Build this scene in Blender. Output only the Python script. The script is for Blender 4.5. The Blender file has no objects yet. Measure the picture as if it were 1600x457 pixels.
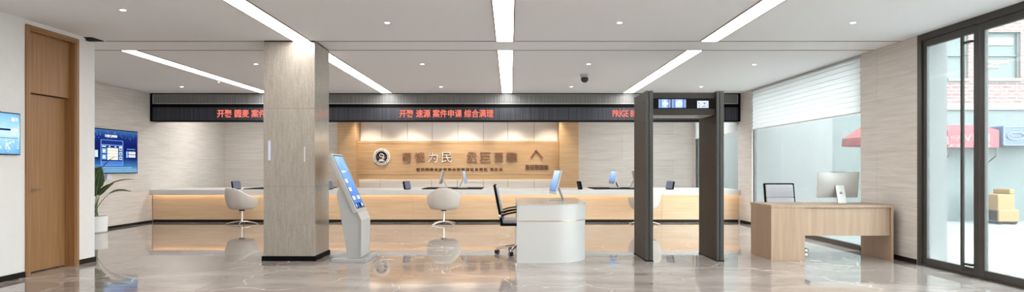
import bpy, bmesh, math, random
from mathutils import Vector, Matrix
random.seed(7)
PI = math.pi
R = math.radians
scn = bpy.context.scene
COL = scn.collection

# ------------------------------------------------------------------ camera, world, exposure
EYE = 1.25          # eye height (m)
cam_data = bpy.data.cameras.new('camera')
cam_data.sensor_width = 36.0
cam_data.lens = 22.5                      # 1000 px focal length at 1600 px
cam_data.shift_x = 3.0 / 1600
cam_data.shift_y = 34.5 / 1600
cam_data.clip_start = 0.05
cam = bpy.data.objects.new('camera', cam_data)
COL.objects.link(cam)
cam.location = (0, 0, EYE)
cam.rotation_euler = (R(90), 0, 0)
scn.camera = cam

world = bpy.data.worlds.new('world')
scn.world = world
world.use_nodes = True
bg = world.node_tree.nodes['Background']
bg.inputs['Color'].default_value = (0.93, 0.97, 1.0, 1)
bg.inputs['Strength'].default_value = 6.8

scn.view_settings.view_transform = 'Standard'
scn.view_settings.look = 'None'
scn.view_settings.gamma = 1.0
scn.view_settings.exposure = 0.88
scn.view_settings.use_curve_mapping = False

STRIP_POWER = 12.0
COVE_POWER = 8.0
WASH_POWER = 62.0

sun_d = bpy.data.lights.new('sun', 'SUN')
sun_d.energy = 1.2
sun_d.angle = math.radians(8)
sun_o = bpy.data.objects.new('sun', sun_d)
COL.objects.link(sun_o)
sun_o.rotation_euler = Vector((0.25, 0.75, -1.0)).to_track_quat('-Z', 'Y').to_euler()

ZC = 2.965          # ceiling height
XL = -5.57          # near left wall
XT = -8.25          # wall with the television
XR = 5.28           # right wall
YB = 18.5           # back wall


def at(x, y, d):
    """where the photographed point (x, y) lies when it is d metres away"""
    return Vector(((x - 797) * d / 1000, d, EYE + (263 - y) * d / 1000))


# ------------------------------------------------------------------ materials
def new_mat(name):
    m = bpy.data.materials.new(name)
    m.use_nodes = True
    return m, m.node_tree, m.node_tree.nodes['Principled BSDF']


def plain(name, col, rough=0.5, metal=0.0, spec=0.5, coat=0.0, noise=0.0):
    m, nt, p = new_mat(name)
    p.inputs['Base Color'].default_value = (*col, 1)
    p.inputs['Roughness'].default_value = rough
    p.inputs['Metallic'].default_value = metal
    p.inputs['Specular IOR Level'].default_value = spec
    p.inputs['Coat Weight'].default_value = coat
    p.inputs['Coat Roughness'].default_value = 0.05
    if noise > 0:
        tc = nt.nodes.new('ShaderNodeTexCoord')
        n = nt.nodes.new('ShaderNodeTexNoise')
        n.inputs['Scale'].default_value = 9
        n.inputs['Detail'].default_value = 5
        r = nt.nodes.new('ShaderNodeValToRGB')
        r.color_ramp.elements[0].position = 0.3
        r.color_ramp.elements[1].position = 0.7
        r.color_ramp.elements[0].color = (*[c * (1 - noise) for c in col], 1)
        r.color_ramp.elements[1].color = (*[min(1, c * (1 + noise)) for c in col], 1)
        nt.links.new(tc.outputs['Object'], n.inputs['Vector'])
        nt.links.new(n.outputs['Fac'], r.inputs['Fac'])
        nt.links.new(r.outputs['Color'], p.inputs['Base Color'])
    return m


def glow(name, col, strength):
    m = bpy.data.materials.new(name)
    m.use_nodes = True
    nt = m.node_tree
    nt.nodes.clear()
    o = nt.nodes.new('ShaderNodeOutputMaterial')
    e = nt.nodes.new('ShaderNodeEmission')
    e.inputs['Color'].default_value = (*col, 1)
    e.inputs['Strength'].default_value = strength
    nt.links.new(e.outputs[0], o.inputs[0])
    return m


def grained(name, c0, c1, scale, rough, detail=8, lo=0.32, hi=0.68, seam=None, seam_col=0.72, coat=0.0, spec=0.5, fine=None):
    """noise stretched by `scale`; seam = (width, height) of the panel grid on x+y / z"""
    m, nt, p = new_mat(name)
    L = nt.links.new
    tc = nt.nodes.new('ShaderNodeTexCoord')
    mp = nt.nodes.new('ShaderNodeMapping')
    mp.inputs['Scale'].default_value = scale
    L(tc.outputs['Object'], mp.inputs['Vector'])
    n = nt.nodes.new('ShaderNodeTexNoise')
    n.inputs['Scale'].default_value = 1.0
    n.inputs['Detail'].default_value = detail
    n.inputs['Roughness'].default_value = 0.62
    n.inputs['Distortion'].default_value = 0.25
    L(mp.outputs[0], n.inputs['Vector'])
    r = nt.nodes.new('ShaderNodeValToRGB')
    r.color_ramp.elements[0].position = lo
    r.color_ramp.elements[1].position = hi
    r.color_ramp.elements[0].color = (*c0, 1)
    r.color_ramp.elements[1].color = (*c1, 1)
    L(n.outputs['Fac'], r.inputs['Fac'])
    out = r.outputs['Color']
    if fine:
        n2 = nt.nodes.new('ShaderNodeTexNoise')
        n2.inputs['Scale'].default_value = fine[0]
        n2.inputs['Detail'].default_value = 3
        L(tc.outputs['Object'], n2.inputs['Vector'])
        mr = nt.nodes.new('ShaderNodeMapRange')
        mr.inputs['From Min'].default_value = 0.3
        mr.inputs['From Max'].default_value = 0.7
        mr.inputs['To Min'].default_value = 1 - fine[1]
        mr.inputs['To Max'].default_value = 1 + fine[1]
        L(n2.outputs['Fac'], mr.inputs['Value'])
        mx = nt.nodes.new('ShaderNodeMix')
        mx.data_type = 'RGBA'
        mx.blend_type = 'MULTIPLY'
        mx.inputs[0].default_value = 1.0
        L(out, mx.inputs[6])
        L(mr.outputs[0], mx.inputs[7])
        out = mx.outputs[2]
    if seam:
        sp = nt.nodes.new('ShaderNodeSeparateXYZ')
        L(tc.outputs['Object'], sp.inputs[0])
        ad = nt.nodes.new('ShaderNodeMath')
        L(sp.outputs[0], ad.inputs[0])
        L(sp.outputs[1], ad.inputs[1])
        cb = nt.nodes.new('ShaderNodeCombineXYZ')
        L(ad.outputs[0], cb.inputs[0])
        L(sp.outputs[2], cb.inputs[1])
        b = nt.nodes.new('ShaderNodeTexBrick')
        b.offset = 0.5
        b.inputs['Scale'].default_value = 1.0
        b.inputs['Brick Width'].default_value = seam[0]
        b.inputs['Row Height'].default_value = seam[1]
        b.inputs['Mortar Size'].default_value = 0.005
        b.inputs['Color1'].default_value = (1, 1, 1, 1)
        b.inputs['Color2'].default_value = (0.95, 0.95, 0.95, 1)
        b.inputs['Mortar'].default_value = (seam_col, seam_col * 0.98, seam_col * 0.95, 1)
        L(cb.outputs[0], b.inputs['Vector'])
        mx = nt.nodes.new('ShaderNodeMix')
        mx.data_type = 'RGBA'
        mx.blend_type = 'MULTIPLY'
        mx.inputs[0].default_value = 1.0
        L(out, mx.inputs[6])
        L(b.outputs['Color'], mx.inputs[7])
        out = mx.outputs[2]
    L(out, p.inputs['Base Color'])
    p.inputs['Roughness'].default_value = rough
    p.inputs['Coat Weight'].default_value = coat
    p.inputs['Coat Roughness'].default_value = 0.04
    p.inputs['Specular IOR Level'].default_value = spec
    return m


def marble_floor():
    m, nt, p = new_mat('polished_marble')
    L = nt.links.new
    N = nt.nodes.new
    tc = N('ShaderNodeTexCoord')
    mp = N('ShaderNodeMapping')
    mp.inputs['Scale'].default_value = (0.5, 1.3, 1)
    mp.inputs['Rotation'].default_value = (0, 0, R(8))
    L(tc.outputs['Object'], mp.inputs['Vector'])
    n = N('ShaderNodeTexNoise')
    n.inputs['Scale'].default_value = 1.3
    n.inputs['Detail'].default_value = 10
    n.inputs['Roughness'].default_value = 0.65
    n.inputs['Distortion'].default_value = 0.5
    L(mp.outputs[0], n.inputs['Vector'])
    r = N('ShaderNodeValToRGB')
    r.color_ramp.elements[0].position = 0.30
    r.color_ramp.elements[1].position = 0.72
    r.color_ramp.elements[0].color = FLOOR0
    r.color_ramp.elements[1].color = FLOOR1
    L(n.outputs['Fac'], r.inputs['Fac'])
    # veins: thin level lines of a large noise, broken up by a second noise
    wn = N('ShaderNodeTexNoise')
    wn.inputs['Scale'].default_value = 2.2
    wn.inputs['Detail'].default_value = 6
    L(tc.outputs['Object'], wn.inputs['Vector'])
    vm = N('ShaderNodeMix')
    vm.data_type = 'RGBA'
    vm.blend_type = 'ADD'
    vm.inputs[0].default_value = 0.45
    L(tc.outputs['Object'], vm.inputs[6])
    L(wn.outputs['Color'], vm.inputs[7])
    v = N('ShaderNodeTexVoronoi')
    v.feature = 'DISTANCE_TO_EDGE'
    v.inputs['Scale'].default_value = 0.9
    L(vm.outputs[2], v.inputs['Vector'])
    lt = N('ShaderNodeMapRange')
    lt.inputs['From Min'].default_value = 0.0
    lt.inputs['From Max'].default_value = 0.010
    lt.inputs['To Min'].default_value = 1
    lt.inputs['To Max'].default_value = 0
    L(v.outputs['Distance'], lt.inputs['Value'])
    n3 = N('ShaderNodeTexNoise')
    n3.inputs['Scale'].default_value = 0.9
    n3.inputs['Detail'].default_value = 3
    L(tc.outputs['Object'], n3.inputs['Vector'])
    m3 = N('ShaderNodeMapRange')
    m3.inputs['From Min'].default_value = 0.44
    m3.inputs['From Max'].default_value = 0.62
    L(n3.outputs['Fac'], m3.inputs['Value'])
    mu = N('ShaderNodeMath')
    mu.operation = 'MULTIPLY'
    L(lt.outputs[0], mu.inputs[0])
    L(m3.outputs[0], mu.inputs[1])
    mix = N('ShaderNodeMix')
    mix.data_type = 'RGBA'
    L(mu.outputs[0], mix.inputs[0])
    L(r.outputs['Color'], mix.inputs[6])
    mix.inputs[7].default_value = (0.74, 0.70, 0.66, 1)
    # slab joints
    b = N('ShaderNodeTexBrick')
    b.offset = 0.0
    b.inputs['Scale'].default_value = 1.0
    b.inputs['Brick Width'].default_value = 1.6
    b.inputs['Row Height'].default_value = 1.6
    b.inputs['Mortar Size'].default_value = 0.003
    b.inputs['Color1'].default_value = (1, 1, 1, 1)
    b.inputs['Color2'].default_value = (0.93, 0.93, 0.93, 1)
    b.inputs['Mortar'].default_value = (0.7, 0.7, 0.7, 1)
    L(tc.outputs['Object'], b.inputs['Vector'])
    m2 = N('ShaderNodeMix')
    m2.data_type = 'RGBA'
    m2.blend_type = 'MULTIPLY'
    m2.inputs[0].default_value = 1.0
    L(mix.outputs[2], m2.inputs[6])
    L(b.outputs['Color'], m2.inputs[7])
    L(m2.outputs[2], p.inputs['Base Color'])
    p.inputs['Roughness'].default_value = 0.035
    p.inputs['IOR'].default_value = 1.5
    return m


def brick_mat():
    m, nt, p = new_mat('pale_brick')
    L = nt.links.new
    tc = nt.nodes.new('ShaderNodeTexCoord')
    sp = nt.nodes.new('ShaderNodeSeparateXYZ')
    cb = nt.nodes.new('ShaderNodeCombineXYZ')
    L(tc.outputs['Object'], sp.inputs[0])
    L(sp.outputs[0], cb.inputs[0])
    L(sp.outputs[2], cb.inputs[1])
    b = nt.nodes.new('ShaderNodeTexBrick')
    b.inputs['Scale'].default_value = 1.0
    b.inputs['Brick Width'].default_value = 0.24
    b.inputs['Row Height'].default_value = 0.085
    b.inputs['Mortar Size'].default_value = 0.010
    b.inputs['Color1'].default_value = (0.12, 0.068, 0.064, 1)
    b.inputs['Color2'].default_value = (0.145, 0.092, 0.085, 1)
    b.inputs['Mortar'].default_value = (0.19, 0.186, 0.182, 1)
    L(cb.outputs[0], b.inputs['Vector'])
    L(b.outputs['Color'], p.inputs['Base Color'])
    p.inputs['Roughness'].default_value = 0.9
    return m


def glass_mat(name, tint, veil, veil_col, refl=1.0):
    m = bpy.data.materials.new(name)
    m.use_nodes = True
    nt = m.node_tree
    nt.nodes.clear()
    L = nt.links.new
    N = nt.nodes.new
    o = N('ShaderNodeOutputMaterial')
    t = N('ShaderNodeBsdfTransparent')
    t.inputs[0].default_value = (*tint, 1)
    d = N('ShaderNodeBsdfTranslucent')
    d.inputs[0].default_value = (*veil_col, 1)
    d2 = N('ShaderNodeBsdfDiffuse')
    d2.inputs[0].default_value = (*veil_col, 1)
    dm = N('ShaderNodeMixShader')
    dm.inputs[0].default_value = 0.5
    L(d.outputs[0], dm.inputs[1])
    L(d2.outputs[0], dm.inputs[2])
    g = N('ShaderNodeBsdfGlossy')
    g.inputs['Roughness'].default_value = 0.02
    lw = N('ShaderNodeLayerWeight')
    lw.inputs['Blend'].default_value = 0.5
    pw = N('ShaderNodeMath')
    pw.operation = 'POWER'
    pw.inputs[1].default_value = 5.0
    L(lw.outputs['Facing'], pw.inputs[0])
    f = N('ShaderNodeMath')
    f.operation = 'MULTIPLY_ADD'
    f.inputs[1].default_value = 0.70 * refl
    f.inputs[2].default_value = 0.03 * refl
    L(pw.outputs[0], f.inputs[0])
    m1 = N('ShaderNodeMixShader')
    m1.inputs[0].default_value = veil
    L(t.outputs[0], m1.inputs[1])
    L(dm.outputs[0], m1.inputs[2])
    m2 = N('ShaderNodeMixShader')
    L(f.outputs[0], m2.inputs[0])
    L(m1.outputs[0], m2.inputs[1])
    L(g.outputs[0], m2.inputs[2])
    L(m2.outputs[0], o.inputs[0])
    return m


def ribbed(name, c0, c1, freq, rough=0.5, var=0.0):
    """fine vertical lamellae along x"""
    m, nt, p = new_mat(name)
    L = nt.links.new
    tc = nt.nodes.new('ShaderNodeTexCoord')
    mp = nt.nodes.new('ShaderNodeMapping')
    mp.inputs['Scale'].default_value = (freq, 0.01, 0.01)
    n = nt.nodes.new('ShaderNodeTexNoise')
    n.inputs['Scale'].default_value = 1.0
    n.inputs['Detail'].default_value = 4
    n.inputs['Roughness'].default_value = 0.8
    r = nt.nodes.new('ShaderNodeValToRGB')
    r.color_ramp.elements[0].position = 0.40
    r.color_ramp.elements[1].position = 0.64
    r.color_ramp.elements[0].color = (*c0, 1)
    r.color_ramp.elements[1].color = (*c1, 1)
    L(tc.outputs['Object'], mp.inputs[0])
    L(mp.outputs[0], n.inputs['Vector'])
    L(n.outputs['Fac'], r.inputs['Fac'])
    L(r.outputs['Color'], p.inputs['Base Color'])
    p.inputs['Roughness'].default_value = rough
    return m


FLOOR0 = (0.21, 0.172, 0.152, 1)
FLOOR1 = (0.43, 0.388, 0.36, 1)
M = {}
M['ceiling'] = plain('ceiling_paint', (0.80, 0.80, 0.81), 0.9)
M['paint'] = plain('wall_paint', (0.80, 0.79, 0.77), 0.75, noise=0.015)
M['floor'] = marble_floor()
M['stone'] = grained('travertine', (0.56, 0.50, 0.45), (0.74, 0.70, 0.66), (1.6, 1.6, 34.0), 0.38, lo=0.25, hi=0.72, seam=(2.9, 0.74), seam_col=0.80)
M['pillar'] = grained('grey_stone', (0.29, 0.250, 0.212), (0.415, 0.375, 0.33), (55, 55, 5.0), 0.10, lo=0.25, hi=0.75, fine=(60, 0.10), spec=0.6)
M['groove'] = plain('joint_shadow', (0.22, 0.19, 0.17), 0.6)
M['black'] = plain('black_matte', (0.004, 0.0037, 0.0037), 0.6, spec=0.08)
M['blackgloss'] = plain('black_gloss', (0.010, 0.010, 0.012), 0.15)
M['skirt'] = plain('black_skirting', (0.010, 0.008, 0.007), 0.45, spec=0.2)
M['oak_v'] = grained('oak_upright', (0.40, 0.235, 0.12), (0.56, 0.355, 0.20), (30, 30, 1.2), 0.42, lo=0.3, hi=0.7)
M['oak_door'] = grained('door_oak', (0.27, 0.130, 0.050), (0.38, 0.205, 0.090), (34, 34, 1.1), 0.42, lo=0.3, hi=0.7)
M['oak_h'] = grained('oak_level', (0.62, 0.42, 0.25), (0.76, 0.55, 0.36), (1.1, 1.1, 26), 0.40, lo=0.3, hi=0.7)
M['oak_wall'] = grained('feature_oak', (0.43, 0.26, 0.13), (0.58, 0.38, 0.21), (1.1, 1.1, 26), 0.42, lo=0.3, hi=0.7)
M['oak_pale'] = grained('pale_oak', (0.33, 0.215, 0.140), (0.43, 0.295, 0.205), (24, 24, 1.1), 0.45, lo=0.3, hi=0.7)
M['lacquer'] = plain('white_lacquer', (0.54, 0.535, 0.525), 0.38)
M['worktop'] = plain('white_worktop', (0.62, 0.61, 0.60), 0.30, noise=0.02)
M['greypanel'] = plain('grey_panel', (0.66, 0.635, 0.61), 0.5)
M['brass'] = plain('brass_strip', (0.80, 0.55, 0.28), 0.3, metal=0.8)
M['chrome'] = plain('chrome', (0.80, 0.79, 0.78), 0.12, metal=1.0)
M['silver'] = plain('silver_aluminium', (0.50, 0.49, 0.47), 0.45, metal=0.3)
M['whiteplastic'] = plain('white_plastic', (0.78, 0.78, 0.77), 0.4)
M['kioskgrey'] = plain('kiosk_grey', (0.38, 0.38, 0.37), 0.45, noise=0.02)
M['leather'] = plain('cream_leather', (0.56, 0.515, 0.47), 0.5, noise=0.02)
M['greymesh'] = plain('grey_fabric', (0.36, 0.36, 0.40), 0.75, noise=0.06)
M['palemesh'] = plain('pale_fabric', (0.62, 0.63, 0.67), 0.7, noise=0.03)
M['gate'] = plain('gate_charcoal', (0.021, 0.017, 0.015), 0.5, spec=0.3, noise=0.05)
M['gateedge'] = plain('gate_edge', (0.042, 0.040, 0.036), 0.40)
M['bronze'] = plain('dark_bronze', (0.045, 0.040, 0.036), 0.4)
M['letter'] = plain('copper_letter', (0.13, 0.045, 0.02), 0.45)
M['copperface'] = plain('copper_face', (0.40, 0.20, 0.11), 0.5)
M['letterface'] = plain('bright_letter', (0.85, 0.75, 0.68), 0.4)
M['grille'] = ribbed('grille_grey', (0.10, 0.10, 0.10), (0.27, 0.27, 0.265), 42)
M['ledpanel'] = ribbed('led_panel', (0.010, 0.010, 0.016), (0.060, 0.066, 0.090), 22, rough=0.5)
M['grilleframe'] = plain('grille_frame', (0.55, 0.55, 0.54), 0.4)
M['led'] = glow('led_red', (1.0, 0.22, 0.15), 0.72)
M['strip'] = glow('strip_light', (1.0, 0.985, 0.95), STRIP_POWER)
M['spot'] = glow('downlight_glow', (1.0, 0.96, 0.90), 9.0)
M['cove'] = glow('cove_light', (1.0, 0.80, 0.57), COVE_POWER)
M['cove_soft'] = glow('soft_cove_light', (1.0, 0.80, 0.56), COVE_POWER * 0.3)
M['blind'] = glass_mat('white_blind', (1, 1, 1), 1.0, (0.80, 0.80, 0.80), 0.0)
M['glass'] = glass_mat('window_glass', (0.88, 0.93, 0.925), 0.03, (0.92, 0.96, 0.95), 0.45)  # veil here and in the door glass paints in pale room reflections
M['glassdoor'] = glass_mat('door_glass', (0.88, 0.93, 0.925), 0.03, (0.92, 0.96, 0.95), 0.12)
M['glassedge'] = plain('green_glass_edge', (0.50, 0.66, 0.62), 0.3)
M['leaf'] = grained('leaf_green', (0.018, 0.045, 0.018), (0.05, 0.10, 0.035), (8, 8, 8), 0.35)
M['rib'] = plain('leaf_midrib', (0.30, 0.38, 0.12), 0.5)
M['stem'] = plain('leaf_stalk', (0.10, 0.17, 0.06), 0.5)
M['soil'] = plain('soil', (0.05, 0.035, 0.025), 0.95, noise=0.3)
M['brick'] = brick_mat()
M['pavement'] = plain('pavement', (0.135, 0.138, 0.14), 0.8, noise=0.03)
M['teal'] = plain('shopfront_teal', (0.072, 0.088, 0.085), 0.5, noise=0.03)
M['palewall'] = plain('pale_render', (0.145, 0.147, 0.145), 0.8, noise=0.02)
M['white'] = plain('white_paint', (0.88, 0.88, 0.88), 0.6)
M['outwhite'] = plain('weathered_white', (0.145, 0.148, 0.148), 0.7)
M['red'] = plain('red_canvas', (0.22, 0.035, 0.042), 0.7)
M['orange'] = plain('orange_plastic', (0.19, 0.10, 0.03), 0.5)
M['signblue'] = plain('sign_blue', (0.035, 0.058, 0.13), 0.4)
M['winlight'] = glow('lit_lamp_behind_window', (1.0, 0.72, 0.35), 1.6)
M['lavender'] = plain('lavender_mark', (0.62, 0.62, 0.80), 0.4)  # for the painted pillar reflection and the made-up box below the television
# screen colours
M['s_navy'] = glow('screen_navy', (0.012, 0.03, 0.20), 0.66)
M['s_deep'] = glow('screen_deep', (0.01, 0.02, 0.10), 0.66)
M['s_blue'] = glow('screen_blue', (0.07, 0.20, 0.62), 0.66)
M['s_sky'] = glow('screen_sky', (0.22, 0.48, 0.85), 0.66)
M['s_pale'] = glow('screen_pale', (0.55, 0.78, 0.95), 0.66)
M['s_white'] = glow('screen_white', (0.95, 0.97, 1.0), 0.66)
M['s_cream'] = glow('screen_cream', (0.95, 0.88, 0.70), 0.66)
M['s_purple'] = glow('screen_purple', (0.05, 0.02, 0.34), 0.66)
M['s_grey'] = glow('screen_greyblue', (0.20, 0.21, 0.27), 0.53)


def screen_gradient(name, cols, axis, lo, hi, wave=0.0):
    """a lit display showing a picture that blends between cols along an axis"""
    m = bpy.data.materials.new(name)
    m.use_nodes = True
    nt = m.node_tree
    nt.nodes.clear()
    L = nt.links.new
    N = nt.nodes.new
    o = N('ShaderNodeOutputMaterial')
    e = N('ShaderNodeEmission')
    tc = N('ShaderNodeTexCoord')
    sp = N('ShaderNodeSeparateXYZ')
    L(tc.outputs['Object'], sp.inputs[0])
    mr = N('ShaderNodeMapRange')
    mr.inputs['From Min'].default_value = lo
    mr.inputs['From Max'].default_value = hi
    L(sp.outputs[axis], mr.inputs['Value'])
    n = N('ShaderNodeTexNoise')
    n.inputs['Scale'].default_value = 3.0
    n.inputs['Detail'].default_value = 2
    n.inputs['Distortion'].default_value = 1.5
    L(tc.outputs['Object'], n.inputs['Vector'])
    ma = N('ShaderNodeMath')
    ma.operation = 'MULTIPLY_ADD'
    ma.inputs[1].default_value = wave
    L(n.outputs['Fac'], ma.inputs[0])
    L(mr.outputs[0], ma.inputs[2])
    sb = N('ShaderNodeMath')
    sb.operation = 'SUBTRACT'
    sb.inputs[1].default_value = wave * 0.5
    L(ma.outputs[0], sb.inputs[0])
    r = N('ShaderNodeValToRGB')
    els = r.color_ramp.elements
    while len(els) < len(cols):
        els.new(0.5)
    for k, c in enumerate(cols):
        els[k].position = k / (len(cols) - 1)
        els[k].color = (*c, 1)
    L(sb.outputs[0], r.inputs['Fac'])
    L(r.outputs['Color'], e.inputs['Color'])
    e.inputs['Strength'].default_value = 0.66
    L(e.outputs[0], o.inputs[0])
    return m


# ------------------------------------------------------------------ mesh builder
class MB:
    def __init__(self):
        self.bm = bmesh.new()
        self.mi = 0
        self.smooth = False

    def _merge(self, other):
        me = bpy.data.meshes.new('tmp')
        for f in other.faces:
            f.material_index = self.mi
            f.smooth = self.smooth
        other.to_mesh(me)
        other.free()
        self.bm.from_mesh(me)
        bpy.data.meshes.remove(me)

    def box(self, x0, x1, y0, y1, z0, z1, bev=0.0, seg=2, mat=None):
        b = bmesh.new()
        vs = [b.verts.new((x, y, z)) for x in (min(x0, x1), max(x0, x1)) for y in (min(y0, y1), max(y0, y1)) for z in (min(z0, z1), max(z0, z1))]
        for q in ((0, 1, 3, 2), (4, 6, 7, 5), (0, 4, 5, 1), (2, 3, 7, 6), (0, 2, 6, 4), (1, 5, 7, 3)):
            b.faces.new([vs[i] for i in q])
        if bev > 0:
            bmesh.ops.bevel(b, geom=list(b.edges), offset=bev, segments=seg, affect='EDGES', profile=0.5)
        if mat is not None:
            bmesh.ops.transform(b, matrix=mat, verts=list(b.verts))
        bmesh.ops.recalc_face_normals(b, faces=list(b.faces))
        self._merge(b)
        return self

    def poly_prism(self, pts, axis, a0, a1, bev=0.0):
        """2-D outline extruded along axis ('x','y','z'); outline coords are the two other axes in xyz order"""
        b = bmesh.new()

        def P(p, a):
            if axis == 'x':
                return (a, p[0], p[1])
            if axis == 'y':
                return (p[0], a, p[1])
            return (p[0], p[1], a)
        v0 = [b.verts.new(P(p, a0)) for p in pts]
        v1 = [b.verts.new(P(p, a1)) for p in pts]
        b.faces.new(v0)
        b.faces.new(list(reversed(v1)))
        n = len(pts)
        for i in range(n):
            b.faces.new((v0[i], v1[i], v1[(i + 1) % n], v0[(i + 1) % n]))
        bmesh.ops.recalc_face_normals(b, faces=list(b.faces))
        if bev > 0:
            bmesh.ops.bevel(b, geom=list(b.edges), offset=bev, segments=2, affect='EDGES', profile=0.5)
        self._merge(b)
        return self

    def quad(self, a, b_, c, d):
        b = bmesh.new()
        b.faces.new([b.verts.new(p) for p in (a, b_, c, d)])
        self._merge(b)
        return self

    def tube(self, pts, rad, n=10, caps=True):
        b = bmesh.new()
        pts = [Vector(p) for p in pts]
        rings = []
        rads = rad if isinstance(rad, (list, tuple)) else [rad] * len(pts)
        for i, p in enumerate(pts):
            if i == 0:
                t = pts[1] - pts[0]
            elif i == len(pts) - 1:
                t = pts[-1] - pts[-2]
            else:
                t = (pts[i + 1] - pts[i]).normalized() + (pts[i] - pts[i - 1]).normalized()
            t.normalize()
            up = Vector((0, 0, 1)) if abs(t.z) < 0.9 else Vector((1, 0, 0))
            u = t.cross(up).normalized()
            w = t.cross(u).normalized()
            rings.append([b.verts.new(p + u * math.cos(2 * PI * k / n) * rads[i] + w * math.sin(2 * PI * k / n) * rads[i]) for k in range(n)])
        for i in range(len(rings) - 1):
            for k in range(n):
                b.faces.new((rings[i][k], rings[i][(k + 1) % n], rings[i + 1][(k + 1) % n], rings[i + 1][k]))
        if caps:
            b.faces.new(rings[0])
            b.faces.new(list(reversed(rings[-1])))
        bmesh.ops.recalc_face_normals(b, faces=list(b.faces))
        self._merge(b)
        return self

    def lathe(self, prof, c=(0, 0, 0), n=32, axis='z'):
        """prof = [(radius, height)...], closed at the ends"""
        b = bmesh.new()
        rings = []
        for r, h in prof:
            ring = []
            for k in range(n):
                a = 2 * PI * k / n
                if axis == 'z':
                    v = (c[0] + r * math.cos(a), c[1] + r * math.sin(a), c[2] + h)
                elif axis == 'y':
                    v = (c[0] + r * math.cos(a), c[1] + h, c[2] + r * math.sin(a))
                else:
                    v = (c[0] + h, c[1] + r * math.cos(a), c[2] + r * math.sin(a))
                ring.append(b.verts.new(v))
            rings.append(ring)
        for i in range(len(rings) - 1):
            for k in range(n):
                b.faces.new((rings[i][k], rings[i][(k + 1) % n], rings[i + 1][(k + 1) % n], rings[i + 1][k]))
        b.faces.new(rings[0])
        b.faces.new(list(reversed(rings[-1])))
        bmesh.ops.recalc_face_normals(b, faces=list(b.faces))
        self._merge(b)
        return self

    def obj(self, name, mats, parent=None, loc=None):
        for e in self.bm.edges:
            if len(e.link_faces) == 2 and e.calc_face_angle(0) > 0.7:
                e.smooth = False
        me = bpy.data.meshes.new(name)
        self.bm.to_mesh(me)
        self.bm.free()
        for m in (mats if isinstance(mats, (list, tuple)) else [mats]):
            me.materials.append(m)
        o = bpy.data.objects.new(name, me)
        COL.objects.link(o)
        if parent is not None:
            o.parent = parent
        if loc is not None:
            o.location = loc
        return o


def tag(o, label=None, cat=None, group=None, kind=None):
    if label:
        o['label'] = label
    if cat:
        o['category'] = cat
    if group:
        o['group'] = group
    if kind:
        o['kind'] = kind
    return o


def thing(name, label, cat, loc=(0, 0, 0), rotz=0.0, group=None):
    o = bpy.data.objects.new(name, None)
    COL.objects.link(o)
    o.empty_display_size = 0.1
    o.location = loc
    o.rotation_euler = (0, 0, rotz)
    return tag(o, label, cat, group)


def copy_tree(o, parent=None):
    c = o.copy()
    COL.objects.link(c)
    c.parent = parent
    for ch in list(o.children):
        copy_tree(ch, c)
    return c


def struct(o):
    o['kind'] = 'structure'
    return o


def fit_text(s, name, mats, parent, x0, x1, z0, z1, y, depth=0.0, face='-y', weight=0.0, shear=0.0, spacing=1.0):
    """writing fitted into a rectangle, standing upright and readable from -y (or from +x when face='+x')"""
    cu = bpy.data.curves.new(name, 'FONT')
    cu.body = s
    cu.size = 1.0
    cu.shear = shear
    cu.offset = weight
    cu.space_character = spacing
    cu.extrude = 0.01
    cu.resolution_u = 2
    t = bpy.data.objects.new(name, cu)
    COL.objects.link(t)
    bpy.context.view_layer.update()
    dg = bpy.context.evaluated_depsgraph_get()
    me = bpy.data.meshes.new_from_object(t.evaluated_get(dg))
    bpy.data.objects.remove(t)
    xs = [v.co.x for v in me.vertices]
    ys = [v.co.y for v in me.vertices]
    if not xs:
        return None
    ax, bx, ay, by = min(xs), max(xs), min(ys), max(ys)
    dd = max(depth, 0.002)
    for v in me.vertices:
        u = (v.co.x - ax) / (bx - ax)
        w = (v.co.y - ay) / (by - ay)
        q = (v.co.z + 0.01) / 0.02
        if face == '-y':
            v.co = (x0 + u * (x1 - x0), y - q * dd, z0 + w * (z1 - z0))
        else:   # face +x : here x0..x1 run along world y, y is the wall's x
            v.co = (y + q * dd, x0 + u * (x1 - x0), z0 + w * (z1 - z0))
    me.materials.clear()
    for m in (mats if isinstance(mats, (list, tuple)) else [mats]):
        me.materials.append(m)
    for p in me.polygons:
        p.material_index = 0
    o = bpy.data.objects.new(name, me)
    COL.objects.link(o)
    if parent is not None:
        o.parent = parent
    return o


# ================================================================== THE ROOM
FLOOR_END = -3.0
o = MB().box(-8.5, XR + 0.12, FLOOR_END, YB + 0.2, -0.12, 0.0).obj('floor', M['floor'])
struct(o)
o = MB().box(-8.5, XR + 0.09, FLOOR_END, YB + 0.2, ZC, ZC + 0.14).obj('ceiling', M['ceiling'])
struct(o)

# near left wall with the doorway
DA, DB, DT = 7.40, 8.19, 2.87
mb = MB()
mb.box(XL - 0.26, XL, FLOOR_END, DA, 0, ZC)
mb.box(XL - 0.26, XL, DA, DB, DT, ZC)
mb.box(XL - 0.26, XL, DB, 8.40, 0, ZC)
mb.box(XL - 0.26, XL, 8.40, 8.58, 0, 2.925)
struct(mb.obj('wall_left', M['paint']))
struct(MB().poly_prism([(XL, 8.36), (XL + 0.10, 8.38), (XL + 0.10, 8.62), (XL - 0.26, 8.62), (XL - 0.26, 8.40), (XL, 8.40)], 'z', 2.955, ZC - 0.0005).obj('trim_3', M['black']))
struct(MB().box(XT - 0.2, XL - 0.26, 8.44, 8.58, 0, ZC).obj('wall_left_return', M['paint']))
struct(MB().box(XT - 0.2, XT, 8.58, YB, 0, ZC).obj('wall_far_left', M['stone']))
struct(MB().box(XT - 0.2, XR + 0.12, YB, YB + 0.2, 0, ZC).obj('wall_back', M['stone']))
struct(MB().box(XL - 0.26, XR + 0.30, FLOOR_END - 0.2, FLOOR_END, 0, ZC).obj('wall_front', M['paint']))
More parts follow.
